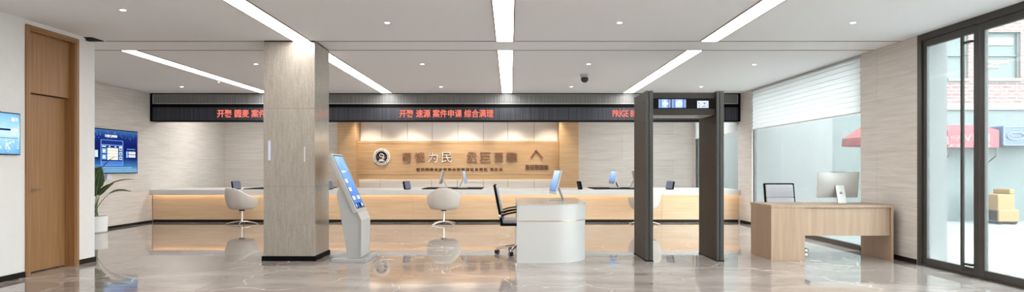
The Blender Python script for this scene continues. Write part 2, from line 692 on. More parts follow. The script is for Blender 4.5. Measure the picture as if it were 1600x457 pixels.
W1A, W1B = 9.64, 13.97        # window_1
W2A, W2B = 14.82, 18.30       # window_2
EA, EB = 3.6, 8.29            # glazed entrance
mb = MB()
mb.box(XR, XR + 0.09, FLOOR_END, EA, 0, ZC)
mb.box(XR, XR + 0.09, EB, W1A, 0, ZC)
mb.box(XR, XR + 0.09, W1B, W2A, 0, ZC)
mb.box(XR, XR + 0.09, W2B, YB, 0, ZC)
struct(mb.obj('wall_right', M['stone']))
mb = MB()
for a, b in ((FLOOR_END, EA), (EB, W1A), (W1B, W2A), (W2B, YB)):
    mb.box(XR + 0.0905, XR + 0.38, a, b, 0, ZC + 0.14)
mb.box(XR + 0.0905, XR + 0.38, FLOOR_END, YB, ZC + 0.001, ZC + 0.5)
struct(mb.obj('wall_right_outer', M['palewall']))

# skirting
mb = MB()
mb.box(XL, XL + 0.014, 5.0, DA - 0.065, 0, 0.062)
mb.box(XL, XL + 0.014, DB + 0.065, 8.594, 0, 0.062)
mb.box(XL - 0.2, XL + 0.014, 8.58, 8.594, 0, 0.062)
struct(mb.obj('baseboard_left', M['skirt']))
struct(MB().box(XT, XT + 0.014, 8.6, 14.74, 0, 0.05).obj('baseboard_far_left', M['skirt']))
mb = MB()
mb.box(XR - 0.014, XR, EB + 0.02, W1A, 0, 0.062)
mb.box(XR - 0.014, XR, W1B, 14.66, 0, 0.062)
struct(mb.obj('baseboard_right', M['skirt']))

# joints across the ceiling
for nm, d in (('trim_1', 8.64), ('trim_2', 9.30)):
    x0 = XL - 0.05 if d < 9 else XT + 0.01
    mb = MB()
    mb.box(-5.46 if d < 9 else XT + 0.01, XR - 0.005, d - 0.014, d + 0.014, ZC - 0.004, ZC - 0.0005)
    struct(mb.obj(nm, M['groove']))

# ---- interior door
root = struct(bpy.data.objects.new('door_1', None))
COL.objects.link(root)
root['label'] = 'tall oak door with oak transom panel set in the left wall'
mb = MB()
cw = 0.055
mb.box(XL, XL + 0.022, DA - cw, DA, 0, DT + 0.04, 0.003)
mb.box(XL, XL + 0.022, DB, DB + cw, 0, DT + 0.04, 0.003)
mb.box(XL, XL + 0.022, DA, DB, DT, DT + 0.04, 0.003)
mb.obj('casing', M['oak_door'], root)
mb = MB()
mb.box(XL - 0.16, XL + 0.012, DA + 0.001, DA + 0.02, 0, DT - 0.001)
mb.box(XL - 0.16, XL + 0.012, DB - 0.02, DB - 0.001, 0, DT - 0.001)
mb.box(XL - 0.16, XL + 0.012, DA + 0.02, DB - 0.02, DT - 0.02, DT - 0.001)
mb.obj('jamb', M['oak_door'], root)
MB().box(XL - 0.15, XL - 0.055, DA + 0.022, DB - 0.022, 2.14, DT - 0.022, 0.002).obj('transom_panel', M['oak_door'], root)
leaf = MB().box(XL - 0.16, XL - 0.115, DA + 0.024, DB - 0.024, 0.012, 2.132, 0.002).obj('door_leaf', M['oak_door'], root)
mb = MB()
mb.smooth = True
mb.lathe([(0.024, 0), (0.024, 0.008)], (XL - 0.115, DA + 0.075, 1.0), 20, 'x')
mb.tube([(XL - 0.11, DA + 0.075, 1.0), (XL - 0.065, DA + 0.075, 1.0), (XL - 0.06, DA + 0.09, 1.0), (XL - 0.06, DA + 0.27, 0.998)], 0.012, 10)
h = mb.obj('door_handle', plain('bronze_lever', (0.30, 0.19, 0.11), 0.3, metal=0.7), leaf)
h['label'] = 'bronze lever handle'
MB().box(XL - 0.26, XL - 0.2, DA, DB, 0.0, DT).obj('back_panel', M['black'], root)

# ---- windows of the right wall
def window(name, ya, yb, mull):
    r = struct(bpy.data.objects.new(name, None))
    COL.objects.link(r)
    mb = MB()
    xa, xb = XR + 0.03, XR + 0.09
    mb.box(xa, xb, ya, yb, 0, 0.075)
    mb.box(xa, xb, ya, yb, ZC - 0.05, ZC)
    mb.box(xa, xb, ya, ya + 0.03, 0.075, ZC - 0.05)
    mb.box(xa, xb, yb - 0.03, yb, 0.075, ZC - 0.05)
    mb.obj('window_frame', M['bronze'], r)
    e = [ya + 0.03] + mull + [yb - 0.03]
    for a, b in zip(e[:-1], e[1:]):
        MB().box(XR + 0.05, XR + 0.062, a + 0.004, b - 0.004, 0.076, ZC - 0.051).obj('pane', M['glass'], r)
    return r


window('window_1', W1A, W1B, [11.1, 12.55])
window('window_2', W2A, W2B, [16.5])


def blind(label, ya, yb):
    r = thing('window_blind', label, 'blind', (XR - 0.0, (ya + yb) / 2, 2.08), 0, 'white slatted blinds on the right windows')
    h = (yb - ya) / 2
    mb = MB()
    z = 0.02
    while z < ZC - 2.08 - 0.07:
        pts = [(-0.002, z), (0.022, z + 0.078), (0.026, z + 0.092), (0.022, z + 0.096), (0.006, z + 0.030), (0.004, z)]
        mb.poly_prism(pts, 'y', -h, h)
        z += 0.084
    mb.obj('slat', M['blind'], r)
    MB().box(-0.01, 0.028, -h, h, 0.0, 0.018, 0.003).obj('bottom_rail', M['greypanel'], r)
    MB().box(-0.006, 0.028, -h, h, z + 0.01, ZC - 2.08 - 0.001, 0.002).obj('head_rail', M['blind'], r)


blind('white slatted blind half lowered over the large window beside the oak desk', W1A + 0.01, W1B - 0.01)
blind('white slatted blind on the far window seen through the security gate', W2A + 0.01, W2B - 0.01)

# ---- glazed entrance
def entrance():
    xa, xb = XR - 0.01, XR + 0.09
    mb = MB()
    mb.box(xa, xb, EA, EB - 0.005, 2.885, ZC - 0.001)
    mb.box(xa, xb, EB - 0.085, EB - 0.005, 0, 2.885)
    mb.box(xa, xb, EA, EA + 0.08, 0, 2.885)
    mb.box(xa, xb, EA + 0.08, EB - 0.085, 0, 0.018)
    struct(mb.obj('trim_4', M['bronze']))
    leaves = [(7.23, 8.20, True), (6.22, 7.21, True), (5.20, 6.20, False), (3.70, 5.18, False)]
    for k, (ya, yb, hd) in enumerate(leaves):
        r = struct(bpy.data.objects.new('door_%d' % (k + 2), None))
        COL.objects.link(r)
        x0, x1 = XR + 0.01, XR + 0.055
        mb = MB()
        st = 0.075
        mb.box(x0, x1, ya, ya + st, 0.02, 2.88, 0.003)
        mb.box(x0, x1, yb - st, yb, 0.02, 2.88, 0.003)
        mb.box(x0, x1, ya + st, yb - st, 2.795, 2.88, 0.003)
        mb.box(x0, x1, ya + st, yb - st, 0.02, 0.105, 0.003)
        mb.obj('door_frame', M['bronze'], r)
        MB().box(XR + 0.028, XR + 0.038, ya + st + 0.001, yb - st - 0.001, 0.106, 2.794).obj('pane', M['glassdoor'], r)
        if hd:
            yy = ya + 0.165 if k == 0 else yb - 0.12
            mb = MB()
            if k == 0:
                mb.box(XR - 0.055, XR - 0.025, yy, yy + 0.035, 0.06, 2.80, 0.004)
                for z in (0.14, 2.70):
                    mb.box(XR - 0.03, XR + 0.01, yy - 0.10, yy + 0.02, z - 0.012, z + 0.012)
                hh = mb.obj('pull_handle', M['bronze'], r)


entrance()

# ================================================================== CEILING FITTINGS
def strip_light(xc, ya, yb, label):
    r = thing('ceiling_strip_light', label, 'ceiling light', (xc, (ya + yb) / 2, ZC), 0, 'linear lights in the ceiling')
    h = (yb - ya) / 2
    w = 0.108
    mb = MB()
    mb.box(-w - 0.016, -w, -h, h, -0.010, -0.0006)
    mb.box(w, w + 0.016, -h, h, -0.010, -0.0006)
    mb.obj('frame', plain('strip_trim', (0.20, 0.13, 0.08), 0.4), r)
    MB().box(-w, w, -h, h, -0.006, -0.0006).obj('diffuser', M['strip'], r)


for xc, nm in ((-2.80, 'passing above the stone pillar'), (-0.07, 'in the middle of the ceiling'), (2.68, 'leading to the security gate')):
    strip_light(xc, -1.5, 8.62, 'long glowing ceiling strip light %s, nearer length' % nm)
for xc, nm in ((-5.545, 'on the far left of the ceiling beyond the door wall'), (-2.80, 'running behind the stone pillar to the sign'), (-0.07, 'in the middle of the ceiling, farther length up to the sign'), (2.68, 'behind the ceiling joints, ending above the security gate')):
    strip_light(xc, 9.32, 14.55, 'glowing ceiling strip light %s' % nm)

dl0 = thing('ceiling_downlight', 'small round recessed downlight in the white ceiling', 'ceiling light', (0, 0, ZC), 0, 'round downlights in the ceiling')
MB().lathe([(0.055, -0.0006), (0.058, -0.004), (0.045, -0.007), (0.0440, -0.0006)], (0, 0, 0), 24).obj('trim_ring', M['white'], dl0)
MB().lathe([(0.001, -0.0075), (0.0435, -0.0075), (0.0435, -0.001), (0.001, -0.001)], (0, 0, 0), 20).obj('lens', M['spot'], dl0)
SPOTS = [(192, 15), (605, 35), (968, 35), (1333, 35), (400, 100), (660, 100), (919.7, 100), (1178.7, 100.5), (284, 135.5), (689, 135.5), (892.5, 135.5), (1095.5, 135.5), (342, 128)]
SPOTLAB = ['nearest the door wall on the left', 'near the pillar, left of the middle light strip', 'between the middle and right light strips, nearer row', 'in front of the glazed entrance, nearer row',
           'left of the stone pillar, middle row', 'between pillar and middle light strip, middle row', 'just above the dome camera', 'in front of the blind, middle row',
           'above the left end of the sign board', 'close to the sign, left of the middle light strip', 'close to the sign, left of the dome camera', 'close to the sign, right of the security gate top', 'small one beside the far left light strip']
for k, (px, py) in enumerate(SPOTS):
    d = 1000 * (ZC - EYE) / (263 - py)
    q = dl0 if k == 0 else copy_tree(dl0)
    q.location = ((px - 797) * d / 1000, d, ZC)
    q['label'] = 'small round recessed downlight ' + SPOTLAB[k]
    q.scale = (0.4, 0.4, 1) if k == 12 else (0.66, 0.66, 1)

# dome camera
d = 11.7
r = thing('dome_camera', 'small black dome camera on a white bracket under the ceiling', 'camera', ((912.5 - 797) * d / 1000, d, ZC))
mb = MB()
mb.smooth = True
mb.lathe([(0.075, -0.001), (0.078, -0.02), (0.066, -0.05), (0.060, -0.075), (0.001, -0.08)], (0, 0, 0), 28)
mb.obj('mount', M['silver'], r)
mb = MB()
mb.smooth = True
mb.lathe([(0.066, -0.060)] + [(0.070 * math.cos(a), -0.085 - 0.068 * math.sin(a)) for a in [R(v) for v in range(0, 90, 12)]], (0.01, -0.01, 0), 28)
mb.obj('dome', M['blackgloss'], r)

# ================================================================== STONE PILLAR
PX0, PX1, PY0, PY1 = -3.313, -2.625, 8.60, 9.275
pc = ((PX0 + PX1) / 2, (PY0 + PY1) / 2)
r = thing('stone_pillar', 'square polished grey stone pillar on a black plinth', 'pillar', (pc[0], pc[1], 0))
hx, hy = (PX1 - PX0) / 2, (PY1 - PY0) / 2
mb = MB()
for a, b in ((0.064, 0.998), (1.002, 2.05), (2.054, ZC - 0.016)):
    mb.box(-hx, hx, -hy, hy, a, b, 0.002, 1)
mb.obj('shaft', M['pillar'], r)
MB().box(-hx + 0.004, hx - 0.004, -hy + 0.004, hy - 0.004, 0.5, 2.5).obj('core', M['groove'], r)
MB().box(-hx - 0.022, hx + 0.015, -hy - 0.015, hy + 0.02, 0, 0.063, 0.003).obj('plinth', M['black'], r)
MB().box(-hx + 0.006, hx - 0.006, -hy + 0.006, hy - 0.006, ZC - 0.016, ZC - 0.0006).obj('shadow_gap', M['black'], r)
# two thin pale strips on the front stand in for reflections in the polish
for px, w, y0, y1, lab in ((421, 0.034, 220, 251, 'bluish narrow painted reflection on the left of the pillar front'), (476, 0.013, 230, 253, 'narrow white painted reflection right of the middle of the pillar front')):
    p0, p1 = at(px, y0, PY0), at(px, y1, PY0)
    q = MB().box(p0.x - w / 2, p0.x + w / 2, PY0 - 0.006, PY0 - 0.0005, p1.z, p0.z, 0.001, 1).obj('reflection_mark', M['lavender'] if w > 0.02 else M['palemesh'])
    tag(q, lab, 'reflection mark')

# ================================================================== LED SIGN BOARD
SY = 14.68
sg = thing('led_sign_board', 'long black ceiling sign board with grey grille and red scrolling characters', 'sign', (0, SY, 0))
sx0, sx1 = XT + 0.01, 5.27
z_top, z_bot = ZC - 0.001, 1.25 + (263 - 190) * SY / 1000
def sz(y):
    return EYE + (263 - y) * SY / 1000
mb = MB()
mb.box(sx0, sx1, 0.0, 0.30, z_bot, z_top)
mb.box(sx0, sx1, -0.03, 0.0, sz(147.5), z_top)
mb.box(sx0, sx1, -0.03, 0.0, sz(168), sz(163))
mb.box(sx0, sx1, -0.03, 0.0, z_bot, sz(188.5))
mb.box(sx0, sx0 + 0.045, -0.03, 0.0, z_bot, z_top)
mb.box(sx1 - 0.045, sx1, -0.03, 0.0, z_bot, z_top)
mb.obj('housing', M['black'], sg)
MB().box(sx0 + 0.06, sx1 - 0.06, -0.012, -0.001, sz(161.5), sz(149)).obj('vent_grille', M['grille'], sg)
mb = MB()
gz0, gz1 = sz(162.7), sz(147.9)
mb.box(sx0 + 0.05, sx1 - 0.05, -0.022, -0.001, gz0, gz0 + 0.014)
mb.box(sx0 + 0.05, sx1 - 0.05, -0.022, -0.001, gz1 - 0.010, gz1)
mb.box(sx0 + 0.05, sx0 + 0.062, -0.022, -0.001, gz0, gz1)
mb.box(sx1 - 0.062, sx1 - 0.05, -0.022, -0.001, gz0, gz1)
mb.obj('grille_frame', M['grilleframe'], sg)
MB().box(sx0 + 0.046, sx1 - 0.046, -0.016, -0.001, sz(188.3), sz(168.2)).obj('led_panel', M['ledpanel'], sg)
def sx(x):
    return (x - 797) * SY / 1000
for s, xa, xb in (('开聚 圆麦 案件申课 综合管理', 340, 490), ('开聚 速源 案件申课 综合满理', 624, 771), ('PRIGE 8E', 957, 994)):
    fit_text(s, 'led_text', M['led'], sg, sx(xa), sx(xb), sz(184 if xa < 900 else 183), sz(171.5 if xa < 900 else 172.5), -0.017, 0.003, weight=0.012)

# ================================================================== FEATURE WALL BEHIND THE COUNTER
FY = 18.1
fw = thing('feature_wall_panelling', 'oak panelled feature wall with raised lettering and round emblem behind the counter', 'wall panelling', (0, FY, 0))
def fx(x, dy=0.0):
    return (x - 797) * (FY + dy) / 1000
def fz(y, dy=0.0):
    return EYE + (263 - y) * (FY + dy) / 1000
ox0, ox1, ix0, ix1 = fx(527, -0.2), fx(904, -0.2), fx(556, -0.2), fx(874, -0.2)
MB().box(ox0, ix0, -0.2, YB - FY - 0.002, 0.0, ZC - 0.002, 0.003).obj('side_panel', M['oak_wall'], fw)
MB().box(ix1, ox1, -0.2, YB - FY - 0.002, 0.0, ZC - 0.002, 0.003).obj('side_panel', M['oak_wall'], fw)
# grey upper and lower panels with open joints
mb = MB()
edges = [556, 596.4, 636.5, 675.5, 715.5, 755.5, 793.5, 834.5, 874.5]
for a, b in zip(edges[:-1], edges[1:]):
    xa, xb = max(fx(a, 0.3), ix0 + 0.004), min(fx(b, 0.3), ix1 - 0.004)
    MB().box(xa + 0.005, xb - 0.005, 0.30, 0.33, fz(220), ZC - 0.01, 0.003, 1).obj('grey_panel', M['greypanel'], fw)
    MB().box(xa + 0.005, xb - 0.005, 0.10, 0.13, 0.02, fz(281.5), 0.003, 1).obj('grey_panel', M['greypanel'], fw)
MB().box(ix0 + 0.002, ix1 - 0.002, 0.331, 0.36, 0.01, ZC - 0.005).obj('backing_board', M['groove'], fw)
zt, zb = fz(220.5), fz(281)
zm1, zm2 = fz(225), fz(273.5)
mb = MB()
mb.box(ix0 + 0.002, ix1 - 0.002, 0.0, 0.22, zm1 + 0.004, zt, 0.002)
mb.box(ix0 + 0.002, ix1 - 0.002, 0.0, 0.22, zm2 + 0.004, zm1 - 0.004, 0.002)
mb.box(ix0 + 0.002, ix1 - 0.002, 0.0, 0.22, zb, zm2 - 0.004, 0.002)
mb.obj('oak_panel', M['oak_wall'], fw)
MB().box(ix0 + 0.02, ix1 - 0.02, 0.02, 0.215, zb + 0.005, zt - 0.005).obj('panel_core', plain('joint_brown', (0.12, 0.06, 0.03), 0.7), fw)
MB().box(ix0 + 0.02, ix1 - 0.02, 0.228, 0.250, zt - 0.03, zt - 0.01).obj('upper_cove_light', M['cove_soft'], fw)
MB().box(ix0 + 0.02, ix1 - 0.02, 0.03, 0.07, zb - 0.0035, zb - 0.0005).obj('lower_cove_light', M['cove_soft'], fw)

# lettering
D0 = FY / 1000
chars = [('苟', 629, 643), ('谈', 648, 664), ('为', 669, 684), ('民', 690, 706), ('丞', 729, 745), ('臣', 750, 767), ('蒉', 772, 786.5), ('攀', 791, 808)]
for k, (c, a, b) in enumerate(chars):
    q = fit_text(c, 'raised_character', M['letter'], fw, fx(a), fx(b), fz(254.3), fz(238), -0.001, 0.035, weight=0.004 if k > 1 else 0.010)
    if k < 4:
        fit_text(c, 'character_face', M['letterface'] if k > 1 else M['copperface'], q, fx(a), fx(b), fz(254.1), fz(238.2), -0.0362, 0.003, weight=-0.006)
    else:
        fit_text(c, 'character_face', M['copperface'], q, fx(a), fx(b), fz(254.1), fz(238.2), -0.0362, 0.003, weight=-0.014)
fit_text('国区因图品区国因品国图因区品国区·国区品', 'small_character_row', M['letter'], fw, fx(651), fx(785), fz(267.2), fz(263.0), -0.001, 0.02, spacing=1.5, weight=0.02)
fit_text('象征祭国族', 'small_caption', M['letter'], fw, fx(821), fx(857), fz(266), fz(257.5), -0.001, 0.02)
mb = MB()
def bar2(mb, p, q, w, y0, y1):
    p, q = Vector(p), Vector(q)
    t = (q - p).normalized()
    n = Vector((-t.y, t.x)) * w / 2
    mb.poly_prism([tuple(p + n), tuple(q + n), tuple(q - n), tuple(p - n)], 'y', y0, y1)
apex = (fx(837.5), fz(234.8))
bar2(mb, apex, (fx(828.5), fz(248)), 0.045, -0.03, -0.001)
bar2(mb, apex, (fx(848.5), fz(248.5)), 0.055, -0.03, -0.001)
mb.mi = 1
bar2(mb, (fx(837.3), fz(236.5)), (fx(829.5), fz(247.3)), 0.014, -0.034, -0.03)
bar2(mb, (fx(837.8), fz(236.5)), (fx(847.5), fz(247.3)), 0.018, -0.034, -0.03)
mb.obj('chevron_mark', [M['copperface'], M['letter']], fw)
# round emblem
ex, ez = fx(596.5), fz(245.7)
er = 13.0 * D0
em = MB()
em.smooth = False
em.lathe([(er, -0.001), (er, -0.03), (er * 0.94, -0.036), (0.001, -0.036), (0.001, -0.001)][::-1], (ex, 0, ez), 48, 'y')
emb = em.obj('emblem', plain('emblem_pale', (0.70, 0.68, 0.70), 0.35), fw)
mb = MB()
mb.lathe([(0.001, -0.037), (er * 0.69, -0.037), (er * 0.69, -0.040), (0.001, -0.040)], (ex, 0, ez), 40, 'y')
for k in range(24):
    a = 2 * PI * k / 24
    if 10 <= k <= 14 and False:
        continue
    m4 = Matrix.Translation((ex + math.cos(a) * er * 0.83, -0.0385, ez + math.sin(a) * er * 0.83)) @ Matrix.Rotation(-a, 4, 'Y')
    mb.box(-er * 0.055, er * 0.055, -0.0015, 0.0015, -er * (0.05 if k % 2 else 0.035), er * (0.05 if k % 2 else 0.035), mat=m4)
mb.obj('emblem_disc', M['blackgloss'], emb)
mb = MB()
def arc(cx, cz, rr, a0, a1, n=14):
    return [(cx + rr * math.cos(R(a0 + (a1 - a0) * i / n)), -0.044, cz + rr * math.sin(R(a0 + (a1 - a0) * i / n))) for i in range(n + 1)]
mb.tube(arc(ex - er * 0.02, ez + er * 0.20, er * 0.20, 20, 280), er * 0.05, 6)
mb.tube(arc(ex - er * 0.02, ez - er * 0.16, er * 0.20, 100, -160), er * 0.05, 6)
mb.tube(arc(ex + er * 0.16, ez + er * 0.16, er * 0.14, -80, 150), er * 0.035, 6)
mb.tube(arc(ex + er * 0.16, ez - er * 0.12, er * 0.16, 90, -150), er * 0.035, 6)
mb.box(ex - er * 0.34, ex + er * 0.34, -0.044, -0.040, ez - er * 0.53, ez - er * 0.38)
mb.obj('emblem_monogram', M['letterface'], emb)
M['emred'] = plain('emblem_red', (0.6, 0.12, 0.08), 0.4)
MB().box(ex - er * 0.58, ex - er * 0.3, -0.043, -0.040, ez - er * 0.02, ez + er * 0.02).obj('emblem_dash', M['emred'], emb)
MB().box(ex + er * 0.36, ex + er * 0.58, -0.043, -0.040, ez - er * 0.02, ez + er * 0.02).obj('emblem_dash', M['emred'], emb)

# unseen light panels added behind the sign board to brighten the back wall
for x in (-6.6, -1.5, 3.6):
    lp_ = thing('added_staff_light', 'unseen rectangular light panel added behind the sign board to brighten the back wall', 'ceiling light', (x, 16.3, ZC), 0, 'added light panels over the staff side')
    MB().box(-0.92, 0.92, -0.32, 0.32, -0.012, -0.0006, 0.002, 1).obj('frame', M['white'], lp_)  # frame of the added light panel
    MB().box(-0.88, 0.88, -0.28, 0.28, -0.0135, -0.0125).obj('diffuser', M['strip'], lp_)

# small unseen spotlights added under the ceiling to brighten the panelling
for px in (575, 640, 722, 800, 860):
    x = fx(px)
    ld = bpy.data.lights.new('added_wall_washer', 'SPOT')
    ld.energy = WASH_POWER
    ld.color = (1.0, 0.86, 0.68)
    ld.spot_size = R(74)
    ld.spot_blend = 0.8
    ld.shadow_soft_size = 0.03
    lo = bpy.data.objects.new('added_wall_washer', ld)
    COL.objects.link(lo)
    lo.location = (x, FY - 0.55, ZC - 0.03)
    lo.rotation_euler = (R(22), 0, 0)

# ================================================================== SERVICE COUNTER
CY = 14.70
ct = thing('service_counter', 'long oak fronted service counter with white worktop spanning the hall', 'counter', (0, CY, 0))
cx0, cx1 = XT + 0.002, XR - 0.002
CT = 0.75
mb = MB()
mb.box(cx0, cx1, -0.06, 1.55, 0.700, CT, 0.004)
mb.box(cx0, cx1, -0.06, -0.02, 0.630, 0.704, 0.003)
mb.obj('worktop', M['worktop'], ct)
mb = MB()
seams = [cx0 + 0.016, -6.2, -4.2, -2.25, -0.32, 1.6, 3.5, cx1 - 0.002]
for a, b in zip(seams[:-1], seams[1:]):
    mb.box(a + 0.002, b - 0.002, 0.05, 0.09, 0.060, 0.699, 0.001, 1)
mb.obj('front_panel', M['oak_h'], ct)
MB().box(cx0 + 0.002, cx1 - 0.002, 0.09, 0.5, 0.0, 0.695).obj('carcass', M['groove'], ct)
MB().box(cx0 + 0.016, cx1 - 0.016, 0.06, 0.09, 0.0, 0.058).obj('plinth', M['skirt'], ct)
MB().box(cx0 + 0.02, cx1 - 0.02, -0.012, 0.004, 0.686, 0.698).obj('cove_light', M['cove'], ct)

# black desk surfaces lying on the worktop
def desk_surface(xa, xb, lab):
    q = MB().poly_prism([(xa, 14.90), (xb, 14.90), (xb - 0.0, 16.10), (xa, 16.10)], 'z', CT + 0.0005, CT + 0.020, 0.002).obj('desk_mat', M['black'])
    tag(q, lab, 'desk mat', 'black desk mats on the worktop')
desk_surface(-2.06, -0.66, 'black desk mat on the worktop in front of the oak lettering')
desk_surface(1.95, 3.35, 'black desk mat on the worktop behind the security gate left post')
desk_surface(-6.22, -4.35, 'black desk mat on the worktop left of the stone pillar')

# monitors standing sideways on the mats
def monitor(label, loc, rotz, tilt=12, w=0.52, h=0.325, base=True, screen=True, group=None):
    """faces local -y, leans back (top towards +y)"""
    r = thing('computer_monitor', label, 'monitor', loc, rotz, group)
    T = Matrix.Translation((0, 0, 0.10)) @ Matrix.Rotation(R(-tilt), 4, 'X')
    MB().box(-w / 2, w / 2, -0.008, 0.022, 0, h, 0.006, 2, mat=T).obj('casing', M['silver'], r)
    MB().box(-w / 2 + 0.012, w / 2 - 0.012, -0.0105, -0.009, 0.052, h - 0.012, mat=T).obj('screen', M['screen_m'], r)
    mb = MB()
    mb.box(-w / 2 + 0.004, w / 2 - 0.004, -0.0095, -0.0082, 0.045, h - 0.004, mat=T)
    mb.obj('bezel', M['blackgloss'], r)
    mb = MB()
    p1 = T @ Vector((0, 0.022, h * 0.45))
    mb.poly_prism([(p1.y, p1.z), (p1.y + 0.012, p1.z), (0.175, 0.008), (0.163, 0.008)], 'x', -0.08, 0.08)
    mb.box(-0.09, 0.09, -0.03, 0.18, 0.0, 0.009, 0.003)
    mb.obj('stand', M['silver'], r)
    return r


M['screen_m'] = screen_gradient('monitor_picture', [(0.10, 0.22, 0.62), (0.35, 0.55, 0.92), (0.75, 0.88, 1.0)], 2, 0.1, 0.45, 0.5)
zt_ = CT + 0.0205
monitor('silver backed computer monitor turned left on the black desk mat, left of a pair', (-1.69, 15.45, zt_), R(-90), group='monitors on the counter')
monitor('computer monitor with lit blue screen turned right, beside the silver backed one', (-1.06, 15.45, zt_), R(90), group='monitors on the counter')
monitor('computer monitor with lit blue screen on the black mat left of the security gate', (2.45, 15.45, zt_), R(-84), group='monitors on the counter')
monitor('silver computer monitor mostly hidden behind the security gate left post', (3.07, 15.45, zt_), R(90), group='monitors on the counter')


def tablet(label, px, ang, lab_col='s_grey', d=14.85):
    """small leaning display"""
    r = thing('counter_display', label, 'display', ((px - 797) * d / 1000, d, CT + 0.0005), R(ang), 'small displays on the counter')
    T = Matrix.Rotation(R(-13), 4, 'X')
    MB().box(-0.11, 0.11, -0.025, 0.025, 0.008, 0.195, 0.003, 1, mat=T).obj('casing', M['black'], r)
    MB().box(-0.104, 0.104, -0.0275, -0.0255, 0.015, 0.189, mat=T).obj('screen', M[lab_col], r)
    MB().box(-0.05, 0.05, -0.02, 0.06, 0.0, 0.007).obj('foot', M['black'], r)
    return r


tablet('small black edged grey display on the counter behind the left tub chair', 370, 62)
tablet('small black edged grey display on the counter, left of the middle tub chair', 637, 62)
tablet('small black display on the counter just right of the stone pillar', 516, 75)
tablet('small black display on the counter below the right oak side panel', 907, 100)
tablet('small grey display on the counter seen inside the security gate', 1046, -60)

# ================================================================== TUB CHAIRS
def tub_chair(label, loc, rotz):
    """opens towards local +y (back towards -y)"""
    r = thing('tub_chair', label, 'chair', loc, rotz, 'cream tub chairs at the service counter')
    b = bmesh.new()
    N, K = 40, 8
    A = R(128)
    grid = []
    def ztop(t):
        u = abs(t) / A
        if u < 0.16:
            return 0.815 - 0.006 * (u / 0.16) ** 2
        s = min(1.0, (u - 0.16) / 0.54)
        s = 0.45 * s * s * (3 - 2 * s) + 0.55 * s
        return 0.809 - 0.185 * s - 0.02 * (u - 0.16)
    for i in range(N + 1):
        t = -A + 2 * A * i / N
        row = []
        for k in range(K + 1):
            f = k / K
            zt2 = ztop(t)
            z = 0.355 + (zt2 - 0.355) * f
            rad = 0.275 + 0.075 * math.sin(min(1.0, f * 1.15) * PI / 2)
            if k == 0:
                rad -= 0.03
            row.append(b.verts.new((rad * 1.02 * math.sin(t), -rad * math.cos(t) * 0.92, z)))
        grid.append(row)
    for i in range(N):
        for k in range(K):
            b.faces.new((grid[i][k], grid[i + 1][k], grid[i + 1][k + 1], grid[i][k + 1]))
    bmesh.ops.recalc_face_normals(b, faces=list(b.faces))
    for f in b.faces:
        f.smooth = True
    mb = MB()
    mb.bm.free()
    mb.bm = b
    sh = mb.obj('backrest_shell', M['leather'], r)
    so = sh.modifiers.new('solid', 'SOLIDIFY')
    so.thickness = 0.04
    so.offset = 0
    bv = sh.modifiers.new('bev', 'BEVEL')
    bv.width = 0.012
    bv.segments = 3
    bv.limit_method = 'ANGLE'
    mb = MB()
    mb.smooth = True
    mb.lathe([(0.001, 0.335), (0.22, 0.335), (0.262, 0.35), (0.272, 0.40), (0.262, 0.44), (0.22, 0.455), (0.001, 0.46)], (0, 0.01, 0), 36)
    mb.obj('seat', M['leather'], r)
    mb = MB()
    mb.smooth = True
    mb.lathe([(0.001, 0.30), (0.06, 0.30), (0.06, 0.334), (0.001, 0.334)], (0, 0, 0), 20)
    mb.obj('swivel_plate', M['black'], r)
    mb = MB()
    mb.smooth = True
    mb.lathe([(0.001, 0.05), (0.03, 0.05), (0.024, 0.08), (0.018, 0.11), (0.018, 0.30), (0.001, 0.30)], (0, 0, 0), 20)
    mb.obj('column', M['chrome'], r)
    for k in range(4):
        a = R(40 + 90 * k)
        c, s = math.cos(a), math.sin(a)
        mb = MB()
        mb.smooth = True
        mb.tube([(0.012 * c, 0.012 * s, 0.068), (0.12 * c, 0.12 * s, 0.060), (0.26 * c, 0.26 * s, 0.032), (0.325 * c, 0.325 * s, 0.014), (0.335 * c, 0.335 * s, 0.012)], [0.016, 0.015, 0.013, 0.0115, 0.011], 10)
        mb.obj('leg', M['chrome'], r)
    return r


tc0 = tub_chair('cream tub chair on a chrome star base, left of the stone pillar', (-5.95, 14.20, 0), R(-28))
tc1 = copy_tree(tc0)
tc1['label'] = 'cream tub chair on a chrome star base below the oak lettering'
tc1.location = (-1.47, 14.18, 0)
tc1.rotation_euler = (0, 0, R(8))
tc2 = copy_tree(tc0)
tc2['label'] = 'cream tub chair partly hidden behind the left post of the security gate'
tc2.location = (2.98, 14.18, 0)
tc2.rotation_euler = (0, 0, R(32))

# ================================================================== TOUCH KIOSK
KY0, KY1 = 8.50, 9.05
kk = thing('touch_screen_kiosk', 'grey self service kiosk with tilted blue touch screen beside the stone pillar', 'kiosk', (-2.2, 8.8, 0))
def kp(x, y):
    p = at(x, y, KY0)
    return Vector((p.x + 2.2, p.z))
ya, yb = KY0 - 8.8, KY1 - 8.8
body = [kp(530.5, 290), kp(524.8, 303), kp(535, 360), kp(542.5, 404.5), kp(563, 404.5), kp(563.5, 345), kp(558.5, 333)]
MB().poly_prism([tuple(p) for p in body], 'y', ya + 0.03, yb - 0.03, 0.004).obj('body', M['kioskgrey'], kk)
t0, t1 = kp(517.5, 240), kp(558.0, 331.5)
dirv = (t1 - t0).normalized()
nrm = Vector((-dirv.y, dirv.x))
if nrm.x < 0:
    nrm = -nrm
bk = [t0, t1, kp(557.5, 337), kp(549, 327), t0 - nrm * 0.055 + dirv * 0.0]
MB().poly_prism([tuple(t0), tuple(t1), tuple(t1 - nrm * 0.06), tuple(t0 - nrm * 0.06)], 'y', ya, yb, 0.006).obj('screen_housing', M['kioskgrey'], kk)
